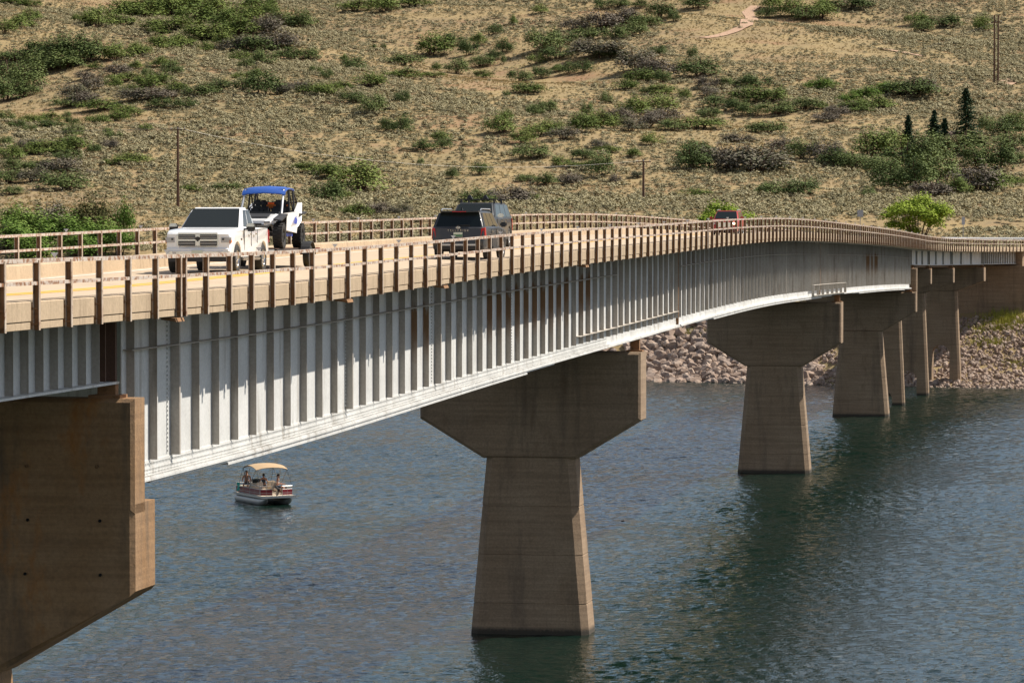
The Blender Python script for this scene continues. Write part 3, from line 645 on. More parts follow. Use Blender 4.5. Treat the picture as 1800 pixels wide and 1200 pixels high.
rows = [(*map(float, e.split()[:4]), e.split()[4]) for e in SHRUBS.split(';')]
def zone(x): return 'left third' if x < 600 else 'middle third' if x < 1200 else 'right third'
buckets = {}
for i, (x, y, w, h, k) in enumerate(rows):
    b = next(j for j, B in enumerate(BANDS) if B[0] <= y < B[1]); buckets.setdefault((b, zone(x), k), []).append(i)
rng = random.Random(5); shrub_xy = []
for (b, zn, k), ids in buckets.items():
    ids.sort(key=lambda i: rows[i][0])
    for r_, i in enumerate(ids):
        x, y, w, h, k = rows[i]; near = y > 365 and x < 260
        p = at(x, y, 462 + (450 - y) * .35) if near else hit(x, y)
        if near: p.z = min(p.z, gz(p.x, p.y) + .3)
        pm_ = F / p.y; me = rng.choice(SH[k]); sx = w / pm_ * (1.75 if near else 1.85)
        o = link('shrub', me, None, p, (0, 0, rng.uniform(0, 6.28)), (sx, sx * rng.uniform(.7, 1), (at(x, y - h, p.y).z - p.z if near else h / pm_ * 1.62) * (1.4 if near else 1.15)))
        nm = '' if len(ids) == 1 else ('%s from left, ' % ORD[r_] if r_ else 'leftmost, ')
        tag(o, '%s %s, %s%s' % (WORD[k], BANDS[b][2], nm, zn), 'shrub', 'shrubs scattered over the dry hillside'); shrub_xy.append((p.x, p.y, sx * .42))
# sagebrush: uncountable, instanced on points
def sage_mesh(seed, k, n=105):
    rg = random.Random(seed); q = MB()
    for i in range(3):
        a = rg.uniform(0, 6.28); leaves(q, rg, (math.cos(a) * .18, math.sin(a) * .18, .22), (.33, .33, .26), n // 3, .075, 1.0)
    return q.mesh('sagebrush', [LM[k]])
def scatter(name, variants, pts, sizes, kind='stuff', parent=None, align=None):
    me = bpy.data.meshes.new(name + '_points'); me.from_pydata([tuple(p) for p in pts], [], [])
    at_ = me.attributes.new('sz', 'FLOAT', 'POINT'); at_.data.foreach_set('value', list(sizes))
    o = link(name, me, parent)
    ng = bpy.data.node_groups.new(name, 'GeometryNodeTree'); ng.interface.new_socket('Geometry', in_out='INPUT', socket_type='NodeSocketGeometry'); ng.interface.new_socket('Geometry', in_out='OUTPUT', socket_type='NodeSocketGeometry')
    N = ng.nodes; L = ng.links; gi = N.new('NodeGroupInput'); go = N.new('NodeGroupOutput'); jo = N.new('GeometryNodeGeometryToInstance')
    for v in variants:
        ob = bpy.data.objects.new(v.name, v)
        oi = N.new('GeometryNodeObjectInfo'); oi.inputs['Object'].default_value = ob; oi.inputs['As Instance'].default_value = False
        L.new(oi.outputs['Geometry'], jo.inputs[0])
    ip = N.new('GeometryNodeInstanceOnPoints'); L.new(gi.outputs[0], ip.inputs['Points']); L.new(jo.outputs[0], ip.inputs['Instance']); ip.inputs['Pick Instance'].default_value = True
    rv = N.new('FunctionNodeRandomValue'); rv.data_type = 'FLOAT_VECTOR'
    rv.inputs[0].default_value = (0, 0, 0) if align is None else (-3, -3, 0); rv.inputs[1].default_value = (0, 0, 6.28) if align is None else (3, 3, 6.28)
    L.new(rv.outputs[0], ip.inputs['Rotation'])
    na = N.new('GeometryNodeInputNamedAttribute'); na.data_type = 'FLOAT'; na.inputs[0].default_value = 'sz'; L.new(na.outputs[0], ip.inputs['Scale'])
    L.new(ip.outputs[0], go.inputs[0]); md = o.modifiers.new('scatter', 'NODES'); md.node_group = ng
    o['kind'] = kind; return o
rng = random.Random(21); pts, sz = [], []; gp, gs = [], []
track3 = [hit(*p) for p in TRK]
tries = 150000
for _ in range(tries):
    Y = math.sqrt(rng.uniform(432 ** 2, 1230 ** 2)); X = rng.uniform(-1, 1) * Y * .155
    e = Y - shore(X)
    if e < 29: continue
    cl = 1.2 * mnoise.noise(Vector((X * .022 + Y * .008, Y * .014, 5.5))) + .6 * mnoise.noise(Vector((X * .11, Y * .08, 2.2)))
    if rng.random() > .60 + .85 * cl:
        if rng.random() < .95: gp.append((X, Y, gz(X, Y) - .03)); gs.append(rng.uniform(.35, .8))
        continue
    if any((X - a) ** 2 + (Y - b) ** 2 < 9 for a, b in ((p.x, p.y) for p in track3)): continue
    if Y < 520:
        q_ = min(((X - _tab[i][0]) ** 2 + (Y - _tab[i][1]) ** 2) for i in range(1560, len(_tab), 12))
        if q_ < 8 ** 2: continue
    pts.append((X, Y, gz(X, Y) - .05)); sz.append(rng.choice((.5, .6, .75, .9, 1.1, 1.4, 1.9)) * rng.uniform(.85, 1.15) * (1 + .35 * max(-.8, min(.8, cl))))
sg = scatter('sagebrush', [sage_mesh(i, 's') for i in range(5)], pts, sz); tag(sg, 'grey green sagebrush covering the dry hillside', 'sagebrush')
def tuft_mesh(seed):
    rg = random.Random(seed); q = MB()
    for i in range(16):
        a = rg.uniform(0, 6.28); r = rg.uniform(0, .4); c = Vector((math.cos(a) * r, math.sin(a) * r, 0)); tp = c + Vector((rg.uniform(-.2, .2), rg.uniform(-.2, .2), rg.uniform(.3, .6))); w = Vector((math.cos(a * 3), math.sin(a * 3), 0)) * .05
        q.add([c - w, c + w, tp], [(0, 1, 2)])
    return q.mesh('dry_grass', [LM['t']])
tg = scatter('dry_grass', [tuft_mesh(i) for i in range(4)], gp, gs); tag(tg, 'straw coloured dry grass between the sagebrush', 'grass')

# trees
def conifer(px, py, wpx, hpx, label, seed):
    p = hit(px, py); k = F / p.y; h = hpx / k; w = wpx / k * .5; rg = random.Random(seed)
    t = empty('conifer_tree', p); q = MB(); q.tube([(0, 0, -.3), (0, 0, h * .5), (0, 0, h * .97)], [.16, .10, .02], 7); q.build('trunk', M['wood'], t)
    q = MB(); nl = int(h * 5)
    for i in range(nl):
        f = i / nl; z = h * (.10 + .9 * f); r = w * (1 - f) ** .75 * rg.uniform(.65, 1.1) + .1
        for j in range(9):
            a = rg.uniform(0, 6.28); rr = r * rg.uniform(.55, 1.1)
            for s_ in range(5):
                e = rr * (s_ + 1) / 5; c = Vector((math.cos(a) * e, math.sin(a) * e, z - e * .18 + rg.uniform(-.08, .08)))
                leaves(q, rg, c, (.15, .15, .08), 3, .17)
    q.build('crown', LM['c'], t); tag(t, label, 'tree')
conifer(1698, 243, 70, 88, 'tallest dark conifer standing on the right of the hillside', 1)
conifer(1642, 247, 38, 54, 'slim conifer just left of the tallest conifer', 2)
conifer(1660, 242, 22, 34, 'small conifer between the slim one and the tallest conifer', 3)
conifer(1596, 268, 36, 66, 'lone young conifer rising from the oak thicket, leftmost of the conifers', 4)
def willow(px, py, wpx, hpx, d, label, seed, n=15000):
    p = at(px, py, d); p.z = gz(p.x, p.y); k = F / p.y; h = at(px, py - hpx, d).z - p.z; w = wpx / k / 2; rg = random.Random(seed)
    t = empty('willow_tree', p); q = MB()
    for i in range(9):
        a = rg.uniform(0, 6.28); e = w * rg.uniform(.3, .75)
        q.tube([(math.cos(a) * .15, math.sin(a) * .15, -.3), (math.cos(a) * e * .45, math.sin(a) * e * .45, h * .35), (math.cos(a) * e, math.sin(a) * e, h * rg.uniform(.65, .85))], [.11, .07, .02], 6, False)
    q.build('trunk', M['wood'], t); q = MB()
    for i in range(26):
        a = i * 2.4 + rg.uniform(-.3, .3); r = w * math.sqrt((i + .5) / 26) * .80; top = h * (1 - .45 * (r / w) ** 2)
        c = (math.cos(a) * r, math.sin(a) * r, rg.uniform(.30 * h, top * .86) if i % 3 else top * rg.uniform(.72, .86)); s = rg.uniform(.20, .32) * w
        leaves(q, rg, c, (s, s, s * rg.uniform(.8, 1.2)), n // 26, .13)
    q.build('crown', LM['l'], t); tag(t, label, 'tree')
willow(1614, 414, 128, 76, 480, 'round lime green tree beside the railing at the far bridge end', 3)
willow(1275, 404, 112, 54, 466, 'lime green tree behind the oncoming red vehicle', 8, 9000)
# rock outcrop by the conifers
def rock_mesh(seed, sub=2):
    bm = bmesh.new(); bmesh.ops.create_icosphere(bm, subdivisions=sub, radius=.5); rg = random.Random(seed)
    cuts = [(Vector((rg.gauss(0, 1), rg.gauss(0, 1), rg.gauss(0, 1))).normalized(), rg.uniform(.24, .40)) for _ in range(9)]
    sc_ = Vector((rg.uniform(.85, 1.25), rg.uniform(.7, 1.1), rg.uniform(.6, .95)))
    for v in bm.verts:
        for nrm, dd in cuts:
            e = v.co.dot(nrm) - dd
            if e > 0: v.co -= nrm * e
        v.co = Vector((v.co.x * sc_.x, v.co.y * sc_.y, v.co.z * sc_.z)) * 1.25
        v.co *= 1 + .10 * mnoise.noise(v.co * 4 + Vector((seed * 3.1, 0, 0)))
    me = bpy.data.meshes.new('stone'); bm.to_mesh(me); bm.free(); me.materials.append(M['stone']); return me
sm = mat('stone', (.3, .22, .17), .9); t = NT(sm); co = t.coord('Position'); oi = t.n('ObjectInfo').outputs['Random']
c = t.ramp(oi, [(.0, (.25, .175, .13)), (.35, (.37, .265, .20)), (.7, (.30, .23, .19)), (1, (.48, .37, .29))])
f = t.noise(co, 3.5, 5, .7); c = t.mix(.45, c, t.ramp(f, [(.3, (.35, .32, .3)), (.7, (1, 1, 1))]), 'MULTIPLY'); t.color(c); t.bump(f, .5, .08); M['stone'] = sm
RK = [rock_mesh(i) for i in range(10)]; RKS = [rock_mesh(i + 50, 1) for i in range(8)]
p = hit(1672, 240); bo = link('boulder', RK[1], None, p, (0, 0, .4), (4.5, 3, 2.6)); tag(bo, 'dark boulder between the conifers on the hillside', 'boulder')
# riprap bank
rng = random.Random(77); cand = []
def visible_zone(X, Y, z):
    px, py = 900 + F * X / Y, YH + F * (HC - z) / Y
    return (1110 < px < 1330 and py > 555) or (1400 < px < 1490 and py > 600) or (1590 < px < 1815 and py > 535)
for _ in range(42000):
    X = rng.uniform(-20, 75); e = rng.uniform(-1.5, 22) ; Y = shore(X) + e; z = gz(X, Y)
    if not visible_zone(X, Y, z): continue
    s_ = .22 + 1.25 * rng.random() ** 4
    s_ *= 1.0 if X < 35 else .55
    cand.append((s_, X, Y, z))
cand.sort(reverse=True)
for s_, X, Y, z in cand[:298]:
    link('stone', rng.choice(RK), ground, (X, Y, z + s_ * .16), (rng.uniform(-.4, .4), rng.uniform(-.4, .4), rng.uniform(0, 6.28)), s_)
rest = cand[298:20000]
for _ in range(5000):
    X = rng.uniform(-90, 80); e = rng.uniform(-1.5, 24); Y = shore(X) + e; z = gz(X, Y)
    if not visible_zone(X, Y, z): rest.append((rng.uniform(.5, 1.3), X, Y, z))
scatter('stones', RKS, [(a[1], a[2], a[3] + a[0] * .1) for a in rest], [a[0] for a in rest], 'stuff', ground, align=1)
# tall lime grass on the bank
def grass_patch(label, spots, seed):
    rg = random.Random(seed); q = MB()
    for (px, py, w, h, n, d) in spots:
        for _ in range(n):
            x = px + rg.gauss(0, .30) * w; yy = py + rg.gauss(0, .22) * h
            r = ray(x, yy); dd = d
            p = hit(x, yy)
            a = rg.uniform(0, 6.28); L = rg.uniform(.35, .95) * (1.0 if h > 30 else .7); tp = p + Vector((rg.uniform(-.25, .25), rg.uniform(-.25, .25), L)); wv = Vector((math.cos(a), math.sin(a), 0)) * .035
            q.add([p - wv - Vector((0, 0, .1)), p + wv - Vector((0, 0, .1)), tp], [(0, 1, 2)])
    tag(q.build('tall_grass', LM['q']), label, 'grass', kind='stuff')
grass_patch('lime green grass growing on the rocky bank by the abutment', [(1768, 566, 70, 40, 1700, 0), (1728, 580, 50, 18, 300, 0), (1742, 604, 60, 16, 600, 0), (1785, 640, 40, 20, 200, 0)], 3)
grass_patch('lime green grass on the stones under the girder', [(1205, 588, 80, 16, 1500, 0), (1267, 620, 14, 10, 160, 0)], 4)

# poles and wires
def pole(px, py, hpx, label, hframe=False, arm=True):
    p = hit(px, py); k = F / p.y; h = hpx / k; t = empty('utility_pole', p)
    for dx in ((-.42, .42) if hframe else (0,)):
        q = MB(); q.tube([(dx, 0, -.5), (dx, 0, h)], [.22, .15], 8); q.build('pole', M['wood'], t)
    q = MB(); q.box(-1.2, 1.2, -.18, -.06, h * .88 if hframe else h - .5, h * .88 + .22 if hframe else h - .36); q.build('crossarm', M['wood'], t)
    for dx in (-1.0, 0, 1.0):
        q = MB(); q.lathe([(.03, 0), (.07, .05), (.05, .12), (.07, .17), (.02, .24)], 8, axis='Z', M=Matrix.Translation((dx, -.12, h * .88 + .22 if hframe else h - .36))); q.build('insulator', M['sign_back'], t)
    tag(t, label, 'utility pole'); return p + Vector((0, 0, h * .9 if hframe else h - .2))
w1 = pole(313, 368, 145, 'brown wooden utility pole rising behind the white pickup')
w2 = pole(1131, 352, 72, 'thin short utility pole left of the red vehicle on the bridge')
w3 = pole(1751, 145, 118, 'tall twin pole utility frame at the upper right', True)
def wire(a, b, sag, label):
    q = MB(); q.tube([a.lerp(b, i / 14) - Vector((0, 0, sag * 4 * (i / 14) * (1 - i / 14))) for i in range(15)], .02, 4); tag(q.build('power_line', M['wire']), label, 'power line')
wire(w1, w2, 3, 'power line spanning between the two single utility poles'); wire(w1, w1 + Vector((-75, 5, 1)), 1, 'power line running left from the pole behind the pickup')
wire(w3, at(905, 215, 800), 5, 'power line running left from the twin pole frame'); 
def sign(px, ytop, ybot, wpx, hpx, d, label):
    p = at(px, ybot, d); k = F / d; p.z = min(p.z, gz(p.x, p.y)); top = at(px, ytop, d).z - p.z; t = empty('road_sign', p)
    q = MB(); q.box(-.04, .04, -.03, .03, 0, top); q.build('post', M['sign_back'], t)
    w, h = wpx / k / 2, hpx / k; q = MB(); q.box(-w, w, -.05, -.034, top - h, top, Matrix.Rotation(.25, 4, 'Z')); q.build('panel', M['sign_back'], t); tag(t, label, 'sign')
sign(1512, 369, 395, 11, 12, 470, 'back of a grey road sign above the far railing'); sign(1693, 381, 416, 6, 14, 458, 'narrow grey road sign right of the round lime tree')

# ------------------------------------------------------------------ vehicles
def inset_outline(pts, d):
    n = len(pts); area = sum(pts[i][0] * pts[(i + 1) % n][1] - pts[(i + 1) % n][0] * pts[i][1] for i in range(n)); sg_ = 1 if area > 0 else -1; out = []
    for i in range(n):
        a, b, c = Vector(pts[i - 1]), Vector(pts[i]), Vector(pts[(i + 1) % n])
        e1, e2 = (b - a), (c - b)
        if e1.length < 1e-6 or e2.length < 1e-6: out.append(tuple(b)); continue
        n1 = Vector((-e1.y, e1.x)).normalized() * sg_; n2 = Vector((-e2.y, e2.x)).normalized() * sg_
        m = n1 + n2; m = m.normalized() if m.length > .1 else n1
        out.append(tuple(b + m * d / max(.5, m.dot(n1))))
    return out
def pillow(q, outline, hw, wf, inset=.05):
    cols = [(-1, inset), (-.985, inset * .4), (-.94, inset * .08), (-.6, 0), (0, -.0), (.6, 0), (.94, inset * .08), (.985, inset * .4), (1, inset)]
    vs = []; m = len(outline)
    for (t_, d) in cols: vs += [(t_ * hw * wf(y, z), y, z) for (y, z) in inset_outline(outline, d)]
    fs = [(i * m + j, i * m + (j + 1) % m, (i + 1) * m + (j + 1) % m, (i + 1) * m + j) for i in range(len(cols) - 1) for j in range(m)]
    fs += [tuple(range(m)), tuple(range((len(cols) - 1) * m, len(cols) * m))[::-1]]
    return q.add(vs, fs)
def with_arches(top, zb, axles, ra, zc):
    """top: points from front bottom over the roofline to the rear bottom; arches cut along the sill"""
    pts = list(top); dy = math.sqrt(max(.01, ra * ra - (zc - zb) ** 2)); a0 = math.atan2(zb - zc, -dy)
    for ya in sorted(axles):
        st, en = math.pi - a0 if False else math.pi + math.asin((zc - zb) / ra), -math.asin((zc - zb) / ra)
        for k in range(11):
            a = st + (en - st) * k / 10; pts.append((ya + ra * math.cos(a), zc + ra * math.sin(a)))
    return pts
def quadpanel(q, c, s0, s1, t0, t1, off, th=.012):
    """panel on the quad c (00,10,11,01), inset by s,t, pushed out by off along its normal"""
    def B(s, t): return (c[0] * (1 - s) + c[1] * s) * (1 - t) + (c[3] * (1 - s) + c[2] * s) * t
    nrm = (c[1] - c[0]).cross(c[3] - c[0]).normalized()
    pt = [B(s0, t0), B(s1, t0), B(s1, t1), B(s0, t1)]
    q.hexa([p + nrm * (off - th) for p in pt] + [p + nrm * off for p in pt])
def greenhouse(parent, m, b, t, sides, rear=True, name='cab', front_m=(.06, .94, .06, .93)):
    """b=(y_rear,y_front,hw,z) t=(same)"""
    V_ = Vector; q = MB()
    bl = [V_((-b[2], b[0], b[3])), V_((b[2], b[0], b[3])), V_((b[2] * .97, b[1], b[3])), V_((-b[2] * .97, b[1], b[3]))]
    tl = [V_((-t[2], t[0], t[3] - .03)), V_((t[2], t[0], t[3] - .03)), V_((t[2] * .96, t[1], t[3] - .03)), V_((-t[2] * .96, t[1], t[3] - .03))]
    q.add(bl + tl, [(0, 1, 5, 4), (1, 2, 6, 5), (2, 3, 7, 6), (3, 0, 4, 7), (3, 2, 1, 0), (4, 5, 6, 7)])
    bm = bmesh.new(); me = q.mesh(name, m); bm.from_mesh(me)
    bmesh.ops.bevel(bm, geom=[e for e in bm.edges if not (abs(e.verts[0].co.z - b[3]) < .01 and abs(e.verts[1].co.z - b[3]) < .01)], offset=.07, segments=3, affect='EDGES')
    for v in bm.verts:
        if v.co.z > t[3] - .035: v.co.z += .03 * (1 - (v.co.x / t[2]) ** 2)
    bm.to_mesh(me); bm.free(); me.polygons.foreach_set('use_smooth', [True] * len(me.polygons)); me.set_sharp_from_angle(angle=R(50))
    g = link(name, me, parent)
    q = MB(); quadpanel(q, [bl[2], bl[3], tl[3], tl[2]], *front_m, .006); q.build('windshield', M['glass'], g)
    if rear: q = MB(); quadpanel(q, [bl[0], bl[1], tl[1], tl[0]], .06, .94, .06, .9, .006); q.build('rear_window', M['glass'], g)
    for (s0, s1) in sides:
        q = MB(); quadpanel(q, [bl[1], bl[2], tl[2], tl[1]], s0, s1, .08, .88, .006); q.build('side_window', M['glass'], g)
        q = MB(); quadpanel(q, [bl[3], bl[0], tl[0], tl[3]], 1 - s1, 1 - s0, .08, .88, .006); q.build('side_window', M['glass'], g)
    return g
def tyre_mesh(r, w, knob=0):
    q = MB(); h = w / 2; ri = r * .62
    q.lathe([(ri, -h * .8), (r * .8, -h), (r * .95, -h * .92), (r, -h * .7), (r, h * .7), (r * .95, h * .92), (r * .8, h), (ri, h * .8), (ri, -h * .8)], 28)
    if knob:
        for k in range(22):
            a = 2 * math.pi * k / 22
            for sd, o in ((-1, 0), (1, .5)):
                Mx = Matrix.Rotation(a + o * 2 * math.pi / 22, 4, 'X'); q.box(sd * h * .06, sd * h * .98, -.035, .035, r * .97, r * 1.045, Mx)
    return q.mesh('wheel', M['rubber'], 40)
def rim_mesh(r, w, m):
    q = MB(); h = w / 2; ri = r * .62
    q.lathe([(ri, h * .8), (ri * .93, h * .82), (ri * .88, h * .55), (ri * .9, -h * .6), (ri, -h * .8)], 24)
    for k in range(5):
        Mx = Matrix.Rotation(2 * math.pi * k / 5, 4, 'X'); q.box(h * .55, h * .75, -ri * .14, ri * .14, ri * .1, ri * .92, Mx)
    q.lathe([(0.001, h * .85), (ri * .25, h * .85), (ri * .27, h * .5), (0.001, h * .45)], 12)
    return q.mesh('rim', m, 40)
def wheels(parent, axles, track, r, w, rim_m, knob=0):
    tm_, rm_ = tyre_mesh(r, w, knob), rim_mesh(r, w, rim_m); bk = MB(); bk.lathe([(.001, .02), (r * .56, .02), (r * .56, -.02), (.001, -.02)], 16); bkm = bk.mesh('hub', M['dark'])
    for ya in axles:
        for sd in (1, -1):
            o = link('wheel', tm_, parent, (sd * track, ya, r), (0, 0, 0 if sd > 0 else math.pi)); link('rim', rm_, o); link('hub', bkm, o)
def text_mesh(txt, size, m, space=1.0):
    cu = bpy.data.curves.new('lettering', 'FONT'); cu.body = txt; cu.size = size; cu.extrude = .006; cu.align_x = 'CENTER'; cu.space_character = space
    ob = bpy.data.objects.new('lettering_tmp', cu); COL.objects.link(ob); bpy.context.view_layer.update()
    me = bpy.data.meshes.new_from_object(ob.evaluated_get(bpy.context.evaluated_depsgraph_get())); bpy.data.objects.remove(ob); me.materials.clear(); me.materials.append(m); return me
def wf_car(L, z1=.75):
    def f(y, z):
        e = max(0, abs(y) - (L / 2 - .8)) / .8; k = 1 - .085 * e * e
        return k * (1 - .035 * max(0, (z - z1) / .5) ** 1.5 - .03 * max(0, (.6 - z) / .3))
    return f
def place(s, u): return P(s, u, road_z(u) + .004)
def simple_box(parent, name, m, x0, x1, y0, y1, z0, z1, bev=0.0, Mx=None, mirror=False):
    res = None
    for sg_ in ((1, -1) if mirror else (1,)):
        a, b = sorted((x0 * sg_, x1 * sg_)); q = MB(); q.box(a, b, y0, y1, z0, z1, Mx); me = q.mesh(name, m)
        if bev:
            bm = bmesh.new(); bm.from_mesh(me); bmesh.ops.bevel(bm, geom=bm.edges[:], offset=bev, segments=2, affect='EDGES'); bm.to_mesh(me); bm.free()
            me.polygons.foreach_set('use_smooth', [True] * len(me.polygons)); me.set_sharp_from_angle(angle=R(40))
        res = link(name, me, parent)
    return res

# --- white pickup ---------------------------------------------------------
def pickup(loc, rz):
    t = empty('pickup_truck', loc, rz); L = 5.5; q = MB()
    top = [(2.60, .44), (2.72, .50), (2.76, .60), (2.75, .70), (2.69, .73), (2.69, 1.12), (2.62, 1.19), (2.3, 1.25), (1.05, 1.31), (-.8, 1.33), (-.84, 1.33), (-2.68, 1.36), (-2.73, 1.32), (-2.75, .60), (-2.68, .46)]
    pillow(q, with_arches(top, .44, (-1.72, 1.85), .47, .42), 1.0, wf_car(L, .85), .06); q.build('body', M['car_white'], t, 35)
    simple_box(t, 'underbody', M['dark'], -.74, .74, -2.5, 2.5, .34, 1.0)
    greenhouse(t, M['car_white'], (-.86, 1.12, .93, 1.29), (-.60, .22, .76, 1.93), ((.10, .47), (.51, .80)), front_m=(.03, .97, .05, .95))
    simple_box(t, 'bed_shade_panel', M['plastic'], -.86, .86, -2.62, -1.0, 1.33, 1.372)  # dark sheet on the closed top, painting the shade inside an open bed
    simple_box(t, 'bed_rail', M['plastic'], .87, .95, -2.68, -.95, 1.345, 1.385, mirror=True)
    g = simple_box(t, 'grille_surround', M['chrome'], -.63, .63, 2.64, 2.715, .74, 1.165, .05)
    q = MB()
    for sx in (-1, 1):
        for (z0, z1) in ((.79, .925), (.98, 1.11)):
            a, b = sorted((sx * .07, sx * .57)); q.box(a, b, 2.70, 2.722, z0, z1)
    q.build('grille_opening', M['dark'], g); q = MB()
    for (z0, z1) in ((.79, .925), (.98, 1.11)):
        for k in range(1, 3):
            zz = z0 + (z1 - z0) * k / 3
            for sx in (-1, 1): a_, b_ = sorted((sx * .08, sx * .56)); q.box(a_, b_, 2.722, 2.727, zz - .006, zz + .006)
    q.build('grille_mesh', M['silver'], g)
    # emblem: small dark ram head with curled horns
    q = MB(); q.add([(x * .01, 2.732, .98 + z * .01) for x, z in ((-2, -7), (2, -7), (3, -2), (5, -4), (7, 0), (6, 5), (2, 7), (-2, 7), (-6, 5), (-7, 0), (-5, -4), (-3, -2))], [tuple(range(12))]); q.build('emblem', M['plastic'], g)
    simple_box(t, 'headlight', M['lamp_clear'], .645, .965, 2.50, 2.70, .84, 1.07, .04, mirror=True)
    simple_box(t, 'headlight_bulb', M['plastic'], .70, .80, 2.66, 2.712, .93, 1.02, .02, mirror=True)
    simple_box(t, 'turn_signal', M['amber'], .90, .974, 2.52, 2.66, .86, .97, .02, mirror=True)
    simple_box(t, 'bumper', M['chrome'], -.93, .93, 2.62, 2.80, .47, .68, .05)
    simple_box(t, 'air_dam', M['plastic'], -.85, .85, 2.55, 2.72, .33, .47)
    simple_box(t, 'number_plate', M['plate'], -.16, .16, 2.80, 2.812, .52, .66)
    simple_box(t, 'fog_lamp', M['lamp_clear'], .60, .74, 2.78, 2.81, .54, .63, .015, mirror=True)
    for sg_ in (1, -1):
        q = MB(); q.box(min(sg_ * .93, sg_ * 1.12), max(sg_ * .93, sg_ * 1.12), .78, .84, 1.24, 1.29); q.build('mirror_arm', M['plastic'], t)
        mm = simple_box(t, 'mirror', M['plastic'], *sorted((sg_ * 1.03, sg_ * 1.28)), .74, .92, 1.20, 1.44, .04); simple_box(mm, 'mirror_cap', M['chrome'], *sorted((sg_ * 1.04, sg_ * 1.275)), .86, .935, 1.31, 1.435, .03)
        for y0 in (.95, -.02, -.83): simple_box(t, 'door_seam', M['plastic'], *sorted((sg_ * .985, sg_ * .999)), y0, y0 + .015, .55, 1.26)
        for y0 in (.08, -.62): simple_box(t, 'door_handle', M['chrome'], *sorted((sg_ * .97, sg_ * 1.02)), y0, y0 + .2, 1.10, 1.15, .01)
        simple_box(t, 'badge', M['plastic'], *sorted((sg_ * .985, sg_ * 1.002)), 1.28, 1.42, .95, 1.0)
        simple_box(t, 'side_step', M['chrome'], *sorted((sg_ * .86, sg_ * 1.02)), -1.15, 1.2, .36, .44, .02)
    wheels(t, (-1.72, 1.85), .87, .405, .27, M['chrome'])
    simple_box(t, 'tail_lamp', M['lamp_red'], .84, .94, -2.77, -2.70, .85, 1.25, .02, mirror=True)
    tag(t, 'white pickup truck with chrome grille towing a trailer toward the camera', 'pickup truck'); return t
HD = lambda s, rev: -heading(s) + (math.pi if rev else 0)
pickup(place(37.9 + 2.75, 6.60), HD(40, True) + R(1.2))

# --- trailer and buggy ----------------------------------------------------
ZB = .60
tr = empty('flatbed_trailer', place(46.6, 6.60), HD(46, True))
q = MB()
for x in (-.85, .85): q.box(x - .05, x + .05, -2.9, 2.2, .48, .58)
for y in np.arange(-2.9, 2.3, .85): q.box(-.85, .85, y - .04, y + .04, .48, .56)
q.build('frame', M['plastic'], tr)
for i in range(10): simple_box(tr, 'deck_plank', M['wood'], -.84 + i * .168, -.84 + i * .168 + .16, -2.9, 2.2, .575, .60)
q = MB(); q.tube([(-.8, 2.2, .53), (0, 3.3, .50), (0, 3.75, .48)], .05); q.tube([(.8, 2.2, .53), (0, 3.3, .50)], .05); q.tube([(0, 3.25, .3), (0, 3.25, .8)], .035); q.build('tongue', M['plastic'], tr)
for sg_ in (1, -1):
    q = MB(); n = 10; vs = []
    for k in range(n + 1):
        a = math.pi * (.04 + .92 * k / n)
        for r_ in (.44, .47):
            for x in (.93, 1.22): vs.append((sg_ * x, -1.3 + r_ * 1.05 * math.cos(a), .34 + r_ * math.sin(a)))
    fs = []
    for k in range(n):
        b = k * 4
        fs += [(b, b + 1, b + 5, b + 4), (b + 2, b + 6, b + 7, b + 3), (b, b + 4, b + 6, b + 2), (b + 1, b + 3, b + 7, b + 5)]
    q.add(vs, fs); q.build('mudguard', M['plastic'], tr)
    simple_box(tr, 'tail_lamp', M['lamp_red'], *sorted((sg_ * .95, sg_ * 1.1)), -2.95, -2.9, .5, .6)
wheels(tr, (-1.3,), 1.07, .34, .21, M['silver'])
tag(tr, 'low black flatbed trailer carrying the buggy behind the white pickup', 'trailer')

bp_ = place(46.75, 6.60); bp_.z += ZB + .004
bu = empty('off_road_buggy', bp_, HD(46, True) + R(2))
# +Y is the nose; wheelbase 3.15
FRM = M['plastic']
q = MB(); q.box(-.50, .50, -1.6, 1.5, .36, .48); q.box(-.62, .62, -1.0, .75, .40, .62); q.build('chassis', FRM, bu)
q = MB()   # hood wedge
q.hexa([(-.42, .75, .70), (.42, .75, .70), (.30, 1.95, .66), (-.30, 1.95, .66), (-.55, .72, 1.06), (.55, .72, 1.06), (.33, 1.92, .84), (-.33, 1.92, .84)]); q.build('hood', M['car_white'], bu)
simple_box(bu, 'hood_vent', FRM, -.36, .36, .85, 1.35, 1.0, 1.02, Mx=Matrix.Translation((0, 0, .235)) @ Matrix.Rotation(-.2, 4, 'X'))
simple_box(bu, 'front_grille', FRM, -.34, .34, 1.9, 2.0, .44, .72, .02)
q = MB(); q.tube([(-.34, 1.9, .42), (-.34, 2.08, .50), (-.26, 2.1, .74), (.26, 2.1, .74), (.34, 2.08, .50), (.34, 1.9, .42)], .025, 8); q.build('front_bumper', FRM, bu)
